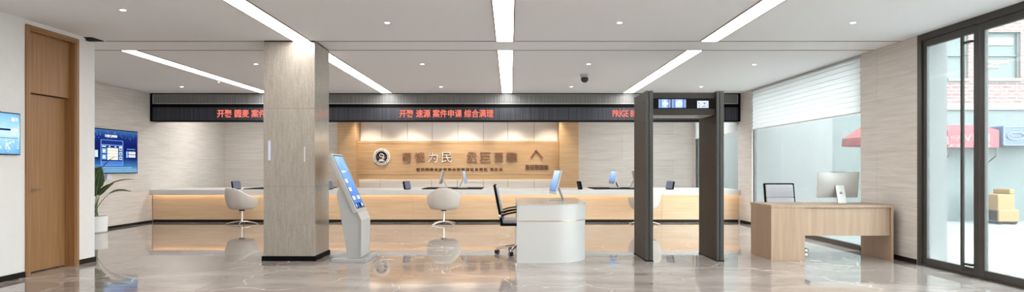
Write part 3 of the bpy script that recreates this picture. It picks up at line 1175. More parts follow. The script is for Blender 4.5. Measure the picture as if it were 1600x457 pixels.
# front lower face plate
MB().poly_prism([tuple(kp(558.5, 334)), tuple(kp(559.5, 334)), tuple(kp(564.5, 345)), tuple(kp(564.0, 403)), tuple(kp(563, 403)), tuple(kp(563.2, 345))], 'y', ya + 0.012, yb - 0.012).obj('front_plate', plain('kiosk_front', (0.46, 0.46, 0.45), 0.4), kk)
p0, p1 = kp(521, 406), kp(582, 406)
MB().box(-0.16 - 0.0, 0.30, ya - 0.05, yb + 0.05, 0.0, 0.045, 0.004).obj('base_plate', M['kioskgrey'], kk)
# display: local frame s (0..1 down the panel), w (0..1 near to far)
Ls = (t1 - t0).length
def kq(s, w, off):
    p = t0 + dirv * (s * Ls) + nrm * off
    return (p.x, ya + (yb - ya) * w, p.y)
mats = [M['blackgloss'], None, M['s_white'], M['s_navy'], M['s_cream'], M['s_pale'], M['s_blue']]
kz0, kz1 = kq(1, 0, 0)[2], kq(0, 0, 0)[2]
mats[1] = screen_gradient('kiosk_picture', [(0.10, 0.22, 0.62), (0.16, 0.34, 0.80), (0.24, 0.46, 0.88), (0.50, 0.72, 0.95)], 2, kz0, kz1, 0.55)
mb = MB()
def kr(s0, s1, w0, w1, off, mi):
    mb.mi = mi
    mb.quad(kq(s0, w0, off), kq(s1, w0, off), kq(s1, w1, off), kq(s0, w1, off))
kr(0.03, 0.955, 0.07, 0.93, 0.0012, 0)
kr(0.045, 0.86, 0.10, 0.90, 0.002, 1)
kr(0.86, 0.94, 0.10, 0.90, 0.002, 3)
for (s, w) in ((0.475, 0.27), (0.62, 0.27), (0.77, 0.27), (0.77, 0.72)):
    kr(s - 0.03, s + 0.032, w - 0.12, w + 0.12, 0.003, 2)
    kr(s - 0.012, s + 0.012, w - 0.05, w + 0.05, 0.004, 4)
for w in (0.2, 0.26, 0.32, 0.38):
    kr(0.295, 0.335, w + 0.0, w + 0.035, 0.003, 2)
kr(0.30, 0.325, 0.42, 0.62, 0.003, 2)
kr(0.87, 0.93, 0.14, 0.24, 0.003, 5)
kr(0.87, 0.93, 0.68, 0.86, 0.003, 5)
kr(0.87, 0.93, 0.34, 0.46, 0.003, 6)
mb.obj('touch_screen', mats, kk)

# ================================================================== WHITE RECEPTION DESK
RY0, RY1 = 8.39, 10.28
rd = thing('reception_desk', 'white reception desk with a rounded corner and a thin brass line', 'desk', (0.56, 9.3, 0))
def outline(off, n=14):
    """open outer line: near left -> front -> rounded corner -> right side -> back"""
    xr, xl, y0, y1, rr = 1.045 - off, 0.088, RY0 + off, RY1 - off, 0.50
    pts = [(xl, y0)]
    cxx, cyy = xr - rr, y0 + rr
    for i in range(n + 1):
        a = R(-90 + 90 * i / n)
        pts.append((cxx + rr * math.cos(a), cyy + rr * math.sin(a)))
    pts.append((xr, y1))
    pts.append((xl, y1))
    return [(p[0] - 0.56, p[1] - 9.3) for p in pts]
def wall_ring(off0, off1, z0, z1):
    a, b = outline(off0), outline(off1)
    bm = bmesh.new()
    A0 = [bm.verts.new((*p, z0)) for p in a]
    A1 = [bm.verts.new((*p, z1)) for p in a]
    B0 = [bm.verts.new((*p, z0)) for p in b]
    B1 = [bm.verts.new((*p, z1)) for p in b]
    n = len(a)
    for i in range(n - 1):
        f = bm.faces.new((A0[i], A0[i + 1], A1[i + 1], A1[i]))
        f.smooth = True
        bm.faces.new((B0[i], B1[i], B1[i + 1], B0[i + 1]))
        bm.faces.new((A0[i], B0[i], B0[i + 1], A0[i + 1]))
        bm.faces.new((A1[i], A1[i + 1], B1[i + 1], B1[i]))
    for i in (0, n - 1):
        bm.faces.new((A0[i], A1[i], B1[i], B0[i]))
    bmesh.ops.recalc_face_normals(bm, faces=list(bm.faces))
    mb = MB()
    mb.bm.free()
    mb.bm = bm
    return mb
wall_ring(0.006, 0.05, 0.0, 0.545).obj('lower_body', M['lacquer'], rd)
wall_ring(0.010, 0.045, 0.546, 0.556).obj('brass_strip', M['brass'], rd)
wall_ring(0.0, 0.05, 0.557, 0.757).obj('upper_body', M['lacquer'], rd)
MB().poly_prism(outline(0.0), 'z', 0.758, 0.773, 0.002).obj('desktop', plain('polished_grey_top', (0.50, 0.50, 0.50), 0.10, noise=0.03), rd)
m_ = monitor('thin silver computer monitor with lit blue screen on the white reception desk', (0.61, 9.28, 0.7735), R(-84), tilt=14, w=0.50, h=0.36)

# ================================================================== OFFICE CHAIRS
def office_chair(label, loc, rotz, pad, group):
    """faces local +y"""
    r = thing('office_chair', label, 'office chair', loc, rotz, group)
    T = Matrix.Translation((0, -0.215, 0.50)) @ Matrix.Rotation(R(11), 4, 'X')
    w, h = 0.225, 0.52
    mb = MB()
    mb.box(-w - 0.012, -w + 0.010, -0.018, 0.018, -0.05, h, 0.005, 2, mat=T)
    mb.box(w - 0.010, w + 0.012, -0.018, 0.018, -0.05, h, 0.005, 2, mat=T)
    mb.box(-w, w, -0.016, 0.016, h - 0.022, h, 0.005, 2, mat=T)
    mb.box(-w, w, -0.016, 0.016, -0.03, -0.008, 0.005, 2, mat=T)
    mb.obj('back_frame', M['black'], r)
    mb = MB()
    mb.smooth = True
    mb.box(-w + 0.012, w - 0.012, -0.008, 0.036, 0.29, h - 0.024, 0.016, 3, mat=T)
    mb.box(-w + 0.012, w - 0.012, -0.008, 0.040, -0.005, 0.285, 0.016, 3, mat=T)
    mb.obj('backrest', pad, r)
    mb = MB()
    mb.smooth = True
    mb.box(-0.235, 0.235, -0.21, 0.25, 0.455, 0.515, 0.022, 3)
    mb.obj('seat', pad, r)
    MB().box(-0.245, 0.245, -0.23, 0.26, 0.425, 0.457, 0.01, 2).obj('seat_frame', M['black'], r)
    for s in (-1, 1):
        mb = MB()
        mb.tube([(s * 0.25, -0.235, 0.565), (s * 0.275, -0.12, 0.605), (s * 0.275, 0.16, 0.660), (s * 0.275, 0.20, 0.650), (s * 0.265, 0.13, 0.44)], 0.013, 8)
        mb.tube([(s * 0.25, -0.225, 0.62), (s * 0.275, -0.10, 0.655), (s * 0.275, 0.15, 0.685)], 0.010, 8)
        mb.obj('armrest', M['black'], r)
    for s in (-1, 1):
        MB().box(s * 0.255 - 0.012, s * 0.255 + 0.012, -0.262, -0.215, 0.545, 0.585, 0.004).obj('arm_bracket', M['chrome'], r)
    mb = MB()
    mb.smooth = True
    mb.lathe([(0.001, 0.09), (0.045, 0.09), (0.035, 0.14), (0.026, 0.16), (0.026, 0.425), (0.001, 0.425)], (0, 0.01, 0), 20)
    mb.obj('gas_column', M['chrome'], r)
    for k in range(5):
        a = R(90 + 72 * k + 36)
        c, s = math.cos(a), math.sin(a)
        mb = MB()
        mb.smooth = True
        mb.tube([(0.03 * c, 0.01 + 0.03 * s, 0.115), (0.18 * c, 0.01 + 0.18 * s, 0.10), (0.29 * c, 0.01 + 0.29 * s, 0.075)], [0.022, 0.018, 0.014], 10)
        leg = mb.obj('leg', M['chrome'], r)
        cx_, cy_ = 0.29 * c, 0.01 + 0.29 * s
        q = a + 0.9
        u = Vector((-math.sin(q), math.cos(q), 0))
        mb = MB()
        mb.smooth = True
        for sd in (-1, 1):
            p = Vector((cx_, cy_, 0.030)) + u * 0.017 * sd
            mb.tube([p - u * 0.009, p + u * 0.009], 0.0295, 16)
        mb.mi = 1
        mb.tube([(cx_, cy_, 0.03), (cx_, cy_, 0.078)], 0.009, 8)
        mb.tube([Vector((cx_, cy_, 0.030)) - u * 0.028, Vector((cx_, cy_, 0.030)) + u * 0.028], 0.016, 12)
        mb.obj('caster', [M['blackgloss'], M['chrome']], leg)
    return r


office_chair('black framed office chair with grey pads tucked under the reception desk', (0.09, 9.32, 0), R(-90), M['greymesh'], None)
office_chair('black framed office chair with pale pads behind the oak desk', (4.215, 9.74, 0), R(180), M['palemesh'], None)

# ================================================================== OAK DESK
OX0, OX1, OY0, OY1 = 3.515, 5.172, 8.62, 9.37
od = thing('oak_office_desk', 'pale oak office desk with solid side pedestal near the glazed entrance', 'desk', ((OX0 + OX1) / 2, (OY0 + OY1) / 2, 0))
hx, hy = (OX1 - OX0) / 2, (OY1 - OY0) / 2
MB().box(-hx, hx, -hy, hy, 0.715, 0.750, 0.002).obj('desktop', M['oak_pale'], od)
ped = MB().box(-hx + 0.002, -hx + 0.458, -hy + 0.004, hy - 0.02, 0.0, 0.714, 0.002).obj('pedestal', M['oak_pale'], od)
for k in range(3):
    d_ = MB().box(-hx + 0.02, -hx + 0.44, hy - 0.02, hy - 0.002, 0.05 + k * 0.22, 0.26 + k * 0.22, 0.002).obj('drawer', M['oak_pale'], od)
    MB().box(-hx + 0.17, -hx + 0.29, hy - 0.001, hy + 0.01, 0.20 + k * 0.22, 0.212 + k * 0.22).obj('handle', M['silver'], d_)
MB().box(-hx + 0.462, hx - 0.040, -hy + 0.03, -hy + 0.048, 0.335, 0.714, 0.001).obj('modesty_panel', M['oak_pale'], od)
MB().box(hx - 0.038, hx - 0.002, -hy + 0.004, hy - 0.004, 0.0, 0.714, 0.002).obj('side_panel', M['oak_pale'], od)

# all in one computer, back to the camera
im = thing('desktop_computer', 'silver all in one computer seen from the back on the oak desk', 'computer', (4.70, 9.20, 0.7505), R(183))
T = Matrix.Translation((0, 0, 0.075)) @ Matrix.Rotation(R(-7), 4, 'X')
bm = MB()
# gently bulged back: outer loop thin, inner loop thicker
w, h = 0.305, 0.372
bm.box(-w, w, -0.006, 0.004, 0, h, 0.003, 2, mat=T)
bb = bmesh.new()
NX, NZ = 16, 12
g = [[bb.verts.new(T @ Vector((-w + 0.004 + (2 * w - 0.008) * i / NX, 0.004 + 0.030 * (1 - abs(2 * i / NX - 1) ** 2.6) * (1 - abs(2 * k / NZ - 1) ** 2.6), 0.004 + (h - 0.008) * k / NZ))) for k in range(NZ + 1)] for i in range(NX + 1)]
for i in range(NX):
    for k in range(NZ):
        f = bb.faces.new((g[i][k], g[i][k + 1], g[i + 1][k + 1], g[i + 1][k]))
bm.smooth = True
bm._merge(bb)
cs = bm.obj('casing', M['silver'], im)
MB().box(-w + 0.02, w - 0.02, -0.0085, -0.0065, 0.06, h - 0.02, mat=T).obj('screen', M['screen_m'], im)
mb = MB()
pz = T @ Vector((0, 0.034, h * 0.48))
mb.poly_prism([(pz.y - 0.006, pz.z), (pz.y + 0.012, pz.z + 0.004), (0.135, 0.012), (0.135, 0.0), (-0.02, 0.0), (-0.02, 0.006), (0.110, 0.010)], 'x', -0.062, 0.062)
st_ = mb.obj('stand', plain('stand_aluminium', (0.50, 0.49, 0.47), 0.35, metal=0.55), im)
mb = MB()
mb.smooth = True
mb.lathe([(0.001, 0), (0.020, 0), (0.022, 0.004), (0.001, 0.004)], (0, 0.098, 0.14), 24, 'y')
mb.obj('cable_port', plain('port_grey', (0.30, 0.30, 0.29), 0.5), st_)
MB().box(-w * 0.42, w * 0.42, 0.001, 0.006, h - 0.004, h + 0.0005, mat=T).obj('vent_slot', M['black'], im)

# ================================================================== SECURITY GATE
GX0, GX1, GY0, GY1 = 1.815, 2.860, 8.56, 9.36
gt = thing('security_gate', 'charcoal walk through metal detector gate with lit displays on top', 'security gate', ((GX0 + GX1) / 2, (GY0 + GY1) / 2, 0))
hx, hy = (GX1 - GX0) / 2, (GY1 - GY0) / 2
GH = 2.286
PW = 0.098
for s in (-1, 1):
    xa, xb = (-hx, -hx + PW) if s < 0 else (hx - PW, hx)
    mb = MB()
    mb.box(xa, xb, -hy + 0.02, hy - 0.02, 0.012, GH - 0.004, 0.003)
    p = mb.obj('post', M['gate'], gt)
    mb = MB()
    xm = xa + (xb - xa) * 0.42
    mb.box(xa - 0.001, xm - 0.004, -hy, -hy + 0.02, 0.0, GH, 0.004)
    mb.box(xm + 0.004, xb + 0.001, -hy, -hy + 0.02, 0.0, GH, 0.004)
    mb.box(xa - 0.001, xb + 0.001, hy - 0.02, hy, 0.0, GH, 0.004)
    mb.obj('edge_trim', M['gateedge'], p)
    mb = MB()
    for yy in (-hy + 0.12, hy - 0.12):
        for z in (0.30, 1.25, 1.86, 2.14):
            for q in (xa - 0.003, xb - 0.001):
                mb.lathe([(0.001, 0), (0.010, 0), (0.008, 0.004), (0.001, 0.004)], (q, yy, z), 12, 'x')
    mb.obj('bolt', M['black'], p)
    MB().box(xa - 0.006, xb + 0.006, -hy - 0.004, hy + 0.004, 0.0, 0.014, 0.003).obj('foot', M['black'], p)
def gz(y):
    return EYE + (263 - y) * (GY0 + 0.07) / 1000
bx0, bx1 = -hx + PW + 0.001, hx - PW - 0.001
zb0, zb1 = gz(179.8), gz(144.8)
beam = MB().box(bx0, bx1, -hy + 0.07, hy - 0.16, zb0, zb1, 0.003).obj('crossbeam', M['gate'], gt)
mb = MB()
n = 9
for i in range(n):
    xa = bx0 + 0.01 + (bx1 - bx0 - 0.02) * i / n
    mb.box(xa, xa + (bx1 - bx0 - 0.02) / n - 0.012, -hy + 0.10, hy - 0.20, zb0 - 0.006, zb0 - 0.0005)
mb.obj('underside_panel', plain('beam_underside', (0.55, 0.53, 0.50), 0.4), beam)
yf = -hy + 0.07
MB().box(bx0 + 0.002, bx1 - 0.002, yf - 0.008, yf - 0.001, gz(169.8), gz(154.0), 0.001, 1).obj('display_band', M['black'], beam)
def gx(x):
    return (x - 797) * (GY0 + 0.06) / 1000 - (GX0 + GX1) / 2
def display(x0, x1, y0, y1, kind):
    mb = MB()
    NXc, NYc = (20, 13)
    for i in range(NXc):
        for k in range(NYc):
            u, v = (i + 0.5) / NXc, (k + 0.5) / NYc
            if kind == 'w':
                mb.mi = 2 if (random.random() < 0.42 or v > 0.85 or u < 0.08 or u > 0.93) else random.choice((1, 0, 3))
            else:
                e = abs(u - 0.5) * 2
                if kind == 'l':
                    arrow = (abs(v - 0.5) < 0.42 * (u - 0.28) / 0.3 if 0.28 < u < 0.58 else abs(v - 0.5) < 0.09 and u < 0.8 and u > 0.5)
                else:
                    arrow = (abs(u - 0.52) < 0.10 + 0.16 * (1 - abs(v - 0.45) * 2.2)) and 0.12 < v < 0.88 and (i + k) % 5
                if arrow:
                    mb.mi = 2
                elif e > 0.72:
                    mb.mi = 0 if (i + k) % 2 else 3
                elif e > 0.45:
                    mb.mi = 1 if (i + k) % 2 else 0
                else:
                    mb.mi = 1 if (i + k) % 2 else 3
            X0, X1 = gx(x0) + (gx(x1) - gx(x0)) * i / NXc, gx(x0) + (gx(x1) - gx(x0)) * (i + 1) / NXc
            Z0, Z1 = gz(y1) + (gz(y0) - gz(y1)) * k / NYc, gz(y1) + (gz(y0) - gz(y1)) * (k + 1) / NYc
            mb.quad((X0, yf - 0.009, Z0), (X1, yf - 0.009, Z0), (X1, yf - 0.009, Z1), (X0, yf - 0.009, Z1))
    q = mb.obj('lit_display', [M['s_purple'], M['s_sky'], M['s_white'], M['s_pale']], beam)
    return q
display(1029, 1048, 155.6, 168.8, 'l')['label'] = 'purple display with a white left arrow'
display(1049.5, 1072, 155.6, 168.8, 'd')['label'] = 'purple display with a white down arrow'
display(1089.5, 1107, 158, 169, 'w')['label'] = 'white and blue display'

# ================================================================== SCREENS ON THE WALLS
def tvp(x, y, off=0.03):
    d = (-XT - off) * 1000 / (797 - x)
    return d, EYE + (263 - y) * d / 1000
tv = thing('wall_television', 'wide wall television with dark blue menu picture above the plant', 'television', (XT, 13.3, 1.59))
ty0, ty1, tz0, tz1 = 12.46 - 13.3, 14.10 - 13.3, 1.135 - 1.59, 2.052 - 1.59
MB().box(0.001, 0.045, ty0, ty1, tz0, tz1, 0.005).obj('casing', M['blackgloss'], tv)
mats = [M['s_navy'], M['s_blue'], M['s_sky'], M['s_pale'], M['s_white'], M['s_cream'], M['s_deep'],
        screen_gradient('television_picture', [(0.22, 0.45, 0.62), (0.05, 0.18, 0.42), (0.010, 0.022, 0.15), (0.008, 0.012, 0.11), (0.008, 0.014, 0.13), (0.012, 0.03, 0.19), (0.05, 0.16, 0.38)], 2, tz0, tz1, 0.06)]
mb = MB()
def tvr(u0, u1, v0, v1, off, mi):
    """u: 0 near edge .. 1 far edge, v: 0 bottom .. 1 top"""
    w, h = ty1 - ty0 - 0.04, tz1 - tz0 - 0.04
    a0, a1 = ty0 + 0.02 + u0 * w, ty0 + 0.02 + u1 * w
    b0, b1 = tz0 + 0.02 + v0 * h, tz0 + 0.02 + v1 * h
    mb.mi = mi
    mb.quad((off, a0, b0), (off, a1, b0), (off, a1, b1), (off, a0, b1))
tvr(0, 1, 0, 1, 0.0462, 7)
for i in range(26):
    u = 0.02 + 0.96 * random.random()
    v = 0.78 + 0.16 * random.random()
    tvr(u, u + 0.004, v, v + 0.02 + 0.05 * random.random(), 0.0467, 2)
tvr(0.215, 0.68, 0.17, 0.765, 0.0468, 2)
tvr(0.225, 0.67, 0.18, 0.755, 0.0472, 0)
tvr(0.225, 0.67, 0.64, 0.655, 0.0475, 2)
tvr(0.225, 0.67, 0.18, 0.27, 0.0475, 1)
tvr(0.345, 0.57, 0.30, 0.58, 0.0478, 5)
for v in (0.37, 0.44, 0.51):
    tvr(0.345, 0.57, v, v + 0.008, 0.0482, 1)
for v in (0.31, 0.45):
    tvr(0.24, 0.325, v, v + 0.115, 0.0478, 2)
    tvr(0.26, 0.30, v + 0.03, v + 0.085, 0.0482, 4)
for v in (0.30, 0.41, 0.52):
    tvr(0.595, 0.655, v, v + 0.085, 0.0478, 3)
    tvr(0.61, 0.64, v + 0.02, v + 0.06, 0.0482, 0)
for u, w in ((0.24, 0.08), (0.375, 0.03), (0.50, 0.03), (0.59, 0.07)):
    tvr(u, u + w, 0.60, 0.625, 0.0478, 4)
for v in (0.37, 0.45):
    tvr(0.80, 0.955, v, v + 0.06, 0.0478, 4)
    for u in (0.82, 0.86, 0.90):
        tvr(u, u + 0.02, v + 0.02, v + 0.045, 0.0482, 1)
    tvr(0.745, 0.785, v - 0.01, v + 0.065, 0.0478, 2)
tvr(0.76, 0.95, 0.56, 0.575, 0.0478, 2)
tvr(0.0, 0.205, 0.17, 0.175, 0.0478, 2)
tvr(0.10, 0.16, 0.36, 0.52, 0.0478, 3)
tvr(0.12, 0.88, 0.115, 0.122, 0.0475, 3)
tvr(0.30, 0.98, 0.075, 0.08, 0.0475, 3)
mb.obj('screen', mats, tv)
fit_text('便民服务自助查询', 'screen_title', M['s_white'], tv, ty0 + 0.02 + 0.30 * 1.6, ty0 + 0.02 + 0.55 * 1.6, 0.29, 0.345, 0.0466, 0.001, face='+x', weight=0.02)
q = MB().poly_prism([(13.02, 1.02), (13.19, 1.02), (13.15, 1.13), (13.04, 1.13)], 'x', XT + 0.0005, XT + 0.05, 0.003).obj('stand_in_box', M['lavender'])  # made-up box in place of an unexplained pale lavender patch
tag(q, 'small made-up box standing in for a pale lavender patch directly below the television', 'stand-in box')

sc = thing('wall_screen', 'light blue wall screen on the white wall left of the oak door', 'screen', (XL, 6.82, 1.63))
sy0, sy1, sz0, sz1 = -0.41, 0.415, -0.235, 0.235
MB().box(0.001, 0.035, sy0, sy1, sz0, sz1, 0.004).obj('casing', M['blackgloss'], sc)
mats = [screen_gradient('wall_screen_picture', [(0.16, 0.42, 0.72), (0.30, 0.62, 0.88), (0.62, 0.86, 0.97), (0.36, 0.66, 0.86), (0.20, 0.50, 0.78)], 2, sz0, sz1, 0.35), M['s_white'], M['s_pale'], M['s_deep']]
mb = MB()
def scr(a0, a1, b0, b1, off, mi):
    mb.mi = mi
    mb.quad((off, a0, b0), (off, a1, b0), (off, a1, b1), (off, a0, b1))
scr(sy0 + 0.012, sy1 - 0.012, sz0 + 0.012, sz1 - 0.012, 0.0362, 0)
scr(0.05, 0.27, 0.035, 0.055, 0.0368, 3)
scr(-0.3, 0.38, -0.05, -0.045, 0.0368, 3)
for a in (0.28, 0.315, 0.35):
    scr(a, a + 0.022, 0.03, 0.06, 0.037, 1)
for b in (-0.02, 0.0):
    scr(0.31, 0.335, b, b + 0.012, 0.037, 1)
for k in range(12):
    a = 0.12 + 0.25 * random.random()
    b = -0.20 + 0.12 * random.random()
    scr(a, a + 0.02, b, b + 0.006 + 0.02 * random.random(), 0.0368, 1)
scr(0.20, 0.24, -0.14, -0.10, 0.037, 1)
mb.obj('screen', mats, sc)
fit_text('服务', 'screen_text', M['s_white'], sc, 0.28, 0.38, 0.14, 0.185, 0.0366, 0.001, face='+x')

# ================================================================== POTTED PLANT
pp = thing('potted_plant', 'large leaved green plant in a white pot below the television', 'plant', (-8.03, 12.42, 0))
mb = MB()
mb.smooth = True
mb.lathe([(0.001, 0.0), (0.165, 0.0), (0.185, 0.02), (0.195, 0.30), (0.192, 0.315), (0.178, 0.315), (0.176, 0.28), (0.001, 0.28)], (0, 0, 0), 36)
mb.obj('pot', M['white'], pp)
mb = MB()
mb.lathe([(0.001, 0.281), (0.174, 0.281), (0.170, 0.296), (0.001, 0.300)], (0, 0, 0), 28)
mb.obj('soil', M['soil'], pp)
def leaf_blade(mid, width, normal, fold=0.15):
    """mid = list of centre points base->tip"""
    mb = MB()
    b = bmesh.new()
    n = len(mid)
    rows = []
    for i, p in enumerate(mid):
        u = i / (n - 1)
        t = (mid[min(i + 1, n - 1)] - mid[max(i - 1, 0)]).normalized()
        side = t.cross(normal).normalized()
        nn = side.cross(t).normalized()
        w = width * (math.sin(PI * min(1, u ** 0.75)) ** 0.75 if 0 < u < 1 else 0.02)
        wob = 1 + 0.05 * math.sin(i * 2.4)
        rows.append([b.verts.new(p - side * w * wob + nn * fold * w), b.verts.new(p - side * w * 0.5 + nn * fold * w * 0.35), b.verts.new(p), b.verts.new(p + side * w * 0.5 + nn * fold * w * 0.35), b.verts.new(p + side * w * wob + nn * fold * w)])
    for i in range(n - 1):
        for k in range(4):
            b.faces.new((rows[i][k], rows[i + 1][k], rows[i + 1][k + 1], rows[i][k + 1]))
    mb.smooth = True
    mb._merge(b)
    mb.mi = 1
    mb.tube([p + Vector((0, 0, 0.002)) for p in mid[:-1]], 0.0045, 6)
    return mb
def bez(p0, p1, p2, n):
    return [p0 * (1 - t) ** 2 + p1 * 2 * t * (1 - t) + p2 * t * t for t in [i / (n - 1) for i in range(n)]]
def add_leaf(base, ctrl, neck, tipc, tip, width, normal, thick=0.003):
    base, ctrl, neck, tipc, tip = [Vector(v) for v in (base, ctrl, neck, tipc, tip)]
    st = bez(base, ctrl, neck, 10)
    mb = MB()
    mb.smooth = True
    mb.tube(st, [0.009 - 0.004 * i / 9 for i in range(10)], 7)
    s = mb.obj('stalk', M['stem'], pp)
    q = leaf_blade(bez(neck, tipc, tip, 14), width, Vector(normal)).obj('leaf', [M['leaf'], M['rib']], s)
    so = q.modifiers.new('solid', 'SOLIDIFY')
    so.thickness = thick
# the pot is at image x~150-168; leaves given as offsets from the plant's foot (x right, y away, z up)
def lp(x, y, dd=0.0):
    d = 12.42 + dd
    p = at(x, y, d)
    return (p.x + 7.99, dd, p.z)
# big upright leaf
add_leaf((0.00, 0, 0.29), lp(148, 320), lp(149, 300), lp(150, 275), lp(162, 261), 0.16, (0.55, -0.8, 0.1))
add_leaf((0.02, 0.02, 0.29), lp(150, 322, .05), lp(150, 308, .05), lp(152, 292, .05), lp(158, 280, .05), 0.10, (0.3, -0.9, 0.1))
# leaning right
add_leaf((0.01, -0.02, 0.29), lp(152, 322, -.05), lp(157, 306, -.05), lp(166, 294, -.05), lp(181, 287, -.05), 0.060, (0.3, -0.75, 0.6))
# long thin arching ones
add_leaf((0.02, 0.03, 0.29), lp(150, 315, .1), lp(166, 296, .1), lp(182, 279, .1), lp(213, 281, .1), 0.022, (0.1, -0.6, 0.8))
add_leaf((0.0, -0.04, 0.29), lp(152, 322, -.1), lp(173, 304, -.1), lp(186, 294, -.1), lp(209, 300, -.1), 0.035, (0.1, -0.6, 0.8))
# rolled spear leaf in front of the television
add_leaf((-0.01, 0.0, 0.29), lp(151, 300), lp(162, 264), lp(170, 251), lp(184, 245), 0.010, (0.2, -0.9, 0.3))
# leaves on the side hidden by the wall end
add_leaf((-0.03, 0.0, 0.29), (-0.05, -0.1, 0.7), (-0.06, -0.2, 0.9), (-0.08, -0.4, 1.15), (-0.05, -0.6, 1.0), 0.12, (0.9, -0.2, 0.5))
add_leaf((-0.03, -0.03, 0.29), (-0.04, -0.15, 0.6), (-0.04, -0.3, 0.75), (-0.04, -0.5, 0.85), (-0.02, -0.75, 0.65), 0.09, (0.9, -0.2, 0.6))

# ================================================================== OUTSIDE
struct(MB().box(XR + 0.30, 26, -6, 40, -0.14, -0.02).obj('ground', M['pavement']))
BY = 15.2
bd = thing('brick_building', 'pink brick building with teal shopfront across the street', 'building', (10, BY, -0.02))
def bz(y):
    return EYE + (263 - y) * BY / 1000 + 0.02
def bX(x):
    return (x - 797) * BY / 1000 - 10
mb = MB()
mb.box(bX(1478), bX(1535), 0.0, 0.3, bz(163), bz(127))
mb.box(bX(1535), bX(1800), 0.0, 0.3, bz(163), bz(122))
mb.box(bX(1478), bX(1800), 0.0, 0.3, bz(50), bz(-110))
mb.box(bX(1513), bX(1543), 0.0, 0.3, bz(127), bz(50))
mb.box(bX(1595), bX(1800), 0.0, 0.3, bz(122), bz(50))
mb.obj('brick_wall', M['brick'], bd)
MB().box(bX(1478), bX(1800), -0.04, 0.3, bz(172), bz(163)).obj('stone_band', M['outwhite'], bd)
MB().box(bX(1285), bX(1800), 0.02, 0.3, 0.0, bz(172)).obj('shopfront', M['teal'], bd)
MB().box(bX(1285), bX(1477.5), 0.02, 0.3, bz(172), bz(-110)).obj('upper_shopfront', M['teal'], bd)
MB().box(bX(1172), bX(1284), -0.5, 0.3, 0.0, bz(-110)).obj('side_wing', M['palewall'], bd)
MB().box(-4.2, -1.5, 5.0, 5.3, 0.0, 6.0).obj('rear_wing', M['palewall'], bd)
for xa, xb in ((1480, 1513), (1543, 1595)):
    w_ = MB().box(bX(xa), bX(xb), 0.10, 0.14, bz(123), bz(50)).obj('window', M['teal'], bd)
    MB().box(bX(xa), bX(xb), -0.05, 0.10, bz(127), bz(123)).obj('sill', M['outwhite'], w_)
    mb = MB()
    mb.box(bX(xa), bX(xa) + 0.05, 0.05, 0.10, bz(123), bz(50))
    mb.box(bX(xb) - 0.05, bX(xb), 0.05, 0.10, bz(123), bz(50))
    mb.box(bX(xa), bX(xb), 0.05, 0.10, bz(87.5), bz(86))
    mb.obj('sash', M['teal'], w_)
    if xa > 1500:
        MB().box(bX(1548), bX(1587), 0.07, 0.099, bz(70), bz(58)).obj('roller_shade', M['outwhite'], w_)
        MB().box(bX(1548), bX(1580), 0.07, 0.099, bz(98), bz(94.5)).obj('lit_lamp', M['winlight'], w_)
        MB().box(bX(1548), bX(1566), 0.07, 0.099, bz(105), bz(103)).obj('lit_lamp', M['winlight'], w_)

def fa(x):
    return (x - 797) * (BY - 0.5) / 1000
def fb(y):
    return EYE + (263 - y) * (BY - 0.5) / 1000
aw = thing('shop_awning', 'red shop awning with white writing on the brick building', 'awning', (0, BY - 0.5, 0))
mb = MB()
mb.poly_prism([(0.0, fb(231)), (0.0, fb(204)), (0.48, fb(194)), (0.48, fb(231))], 'x', fa(1481), fa(1561))
mb.obj('canopy', M['red'], aw)
fit_text('长氏', 'awning_text', M['outwhite'], aw, fa(1484), fa(1502), fb(222), fb(212), -0.001, 0.01)
fit_text('VRN', 'awning_text', M['outwhite'], aw, fa(1505), fa(1546), fb(222), fb(210), -0.001, 0.01)
fit_text('R N', 'awning_small_text', M['outwhite'], aw, fa(1484), fa(1546), fb(230), fb(226), -0.001, 0.01)
mb = MB()
for x in (1484, 1558):
    mb.tube([(fa(x), 0.02, fb(231)), (fa(x), 0.02, fb(243)), (fa(x) + 0.05, 0.25, fb(250)), (fa(x), 0.45, fb(262))], 0.012, 6)
mb.obj('bracket', M['bronze'], aw)
sb = thing('blue_shop_sign', 'blue shop sign board with white border and oval badge', 'sign', (0, BY - 0.5, 0))
MB().box(fa(1567), fa(1640), 0.0, 0.49, fb(228), fb(197), 0.03).obj('board', M['signblue'], sb)
mb = MB()
x0, x1, z0, z1 = fa(1567.5), fa(1639.5), fb(227.6), fb(197.4)
for a, b, c, dd_ in ((x0, x1, z1 - 0.02, z1), (x0, x1, z0, z0 + 0.02), (x0, x0 + 0.02, z0, z1), (x1 - 0.02, x1, z0, z1)):
    mb.box(a, b, -0.012, -0.001, c, dd_)
mb.obj('border', M['outwhite'], sb)
mb = MB()
ocx, ocz = fa(1586.5), fb(213)
pts = [(ocx + 0.19 * math.cos(2 * PI * k / 40), -0.015, ocz + 0.085 * math.sin(2 * PI * k / 40)) for k in range(41)]
mb.tube(pts, 0.012, 6)
mb.obj('oval_badge', M['outwhite'], sb)
fit_text('Ford', 'badge_text', M['outwhite'], sb, ocx - 0.12, ocx + 0.12, ocz - 0.045, ocz + 0.045, -0.002, 0.008, shear=0.4)

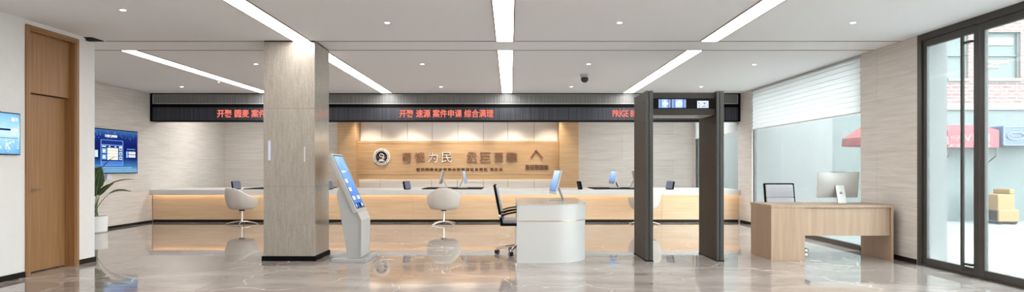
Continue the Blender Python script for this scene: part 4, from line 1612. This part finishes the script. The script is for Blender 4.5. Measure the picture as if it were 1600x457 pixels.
cr = thing('orange_street_cart', 'orange plastic stepped cart standing on the pavement outside', 'cart', (fa(1556), BY - 0.6, -0.02))
def rx(x):
    return (x - 1556) * (BY - 0.8) / 1000
zz = lambda y: EYE + (263 - y) * (BY - 0.8) / 1000 + 0.02
mb = MB()
mb.box(rx(1541), rx(1567), -0.25, 0.25, 0.06, zz(304), 0.02)
mb.box(rx(1559), rx(1567), -0.25, 0.25, zz(304), zz(296), 0.02)
mb.box(rx(1541), rx(1573), -0.27, 0.27, 0.06, zz(328), 0.02)
mb.obj('body', M['orange'], cr)
for x in (1545, 1568):
    mb = MB()
    mb.tube([(rx(x), -0.24, 0.05), (rx(x), 0.24, 0.05)], 0.05, 14)
    mb.obj('wheel', M['black'], cr)

# red parasol outside the window
um = thing('red_parasol', 'red parasol outside the large window beside the blind', 'parasol', (7.55, 12.6, -0.02))
mb = MB()
mb.smooth = False
b = bmesh.new()
NR = 16
apex_ = b.verts.new((0, 0, 2.30))
r1 = [b.verts.new((0.54 * math.cos(2 * PI * k / NR), 0.54 * math.sin(2 * PI * k / NR), 2.12)) for k in range(NR)]
r2 = [b.verts.new((0.90 * math.cos(2 * PI * k / NR), 0.90 * math.sin(2 * PI * k / NR), 1.86)) for k in range(NR)]
r3 = [b.verts.new((0.915 * math.cos(2 * PI * k / NR), 0.915 * math.sin(2 * PI * k / NR), 1.71)) for k in range(NR)]
for k in range(NR):
    j = (k + 1) % NR
    b.faces.new((apex_, r1[k], r1[j]))
    b.faces.new((r1[k], r2[k], r2[j], r1[j]))
    b.faces.new((r2[k], r3[k], r3[j], r2[j]))
mb._merge(b)
q = mb.obj('canopy', M['red'], um)
q.modifiers.new('solid', 'SOLIDIFY').thickness = 0.006
MB().tube([(0, 0, 0.04), (0, 0, 2.28)], 0.02, 10).obj('pole', M['outwhite'], um)
MB().lathe([(0.001, 0.0), (0.22, 0.0), (0.22, 0.05), (0.001, 0.06)], (0, 0, 0), 24).obj('base', M['greypanel'], um)
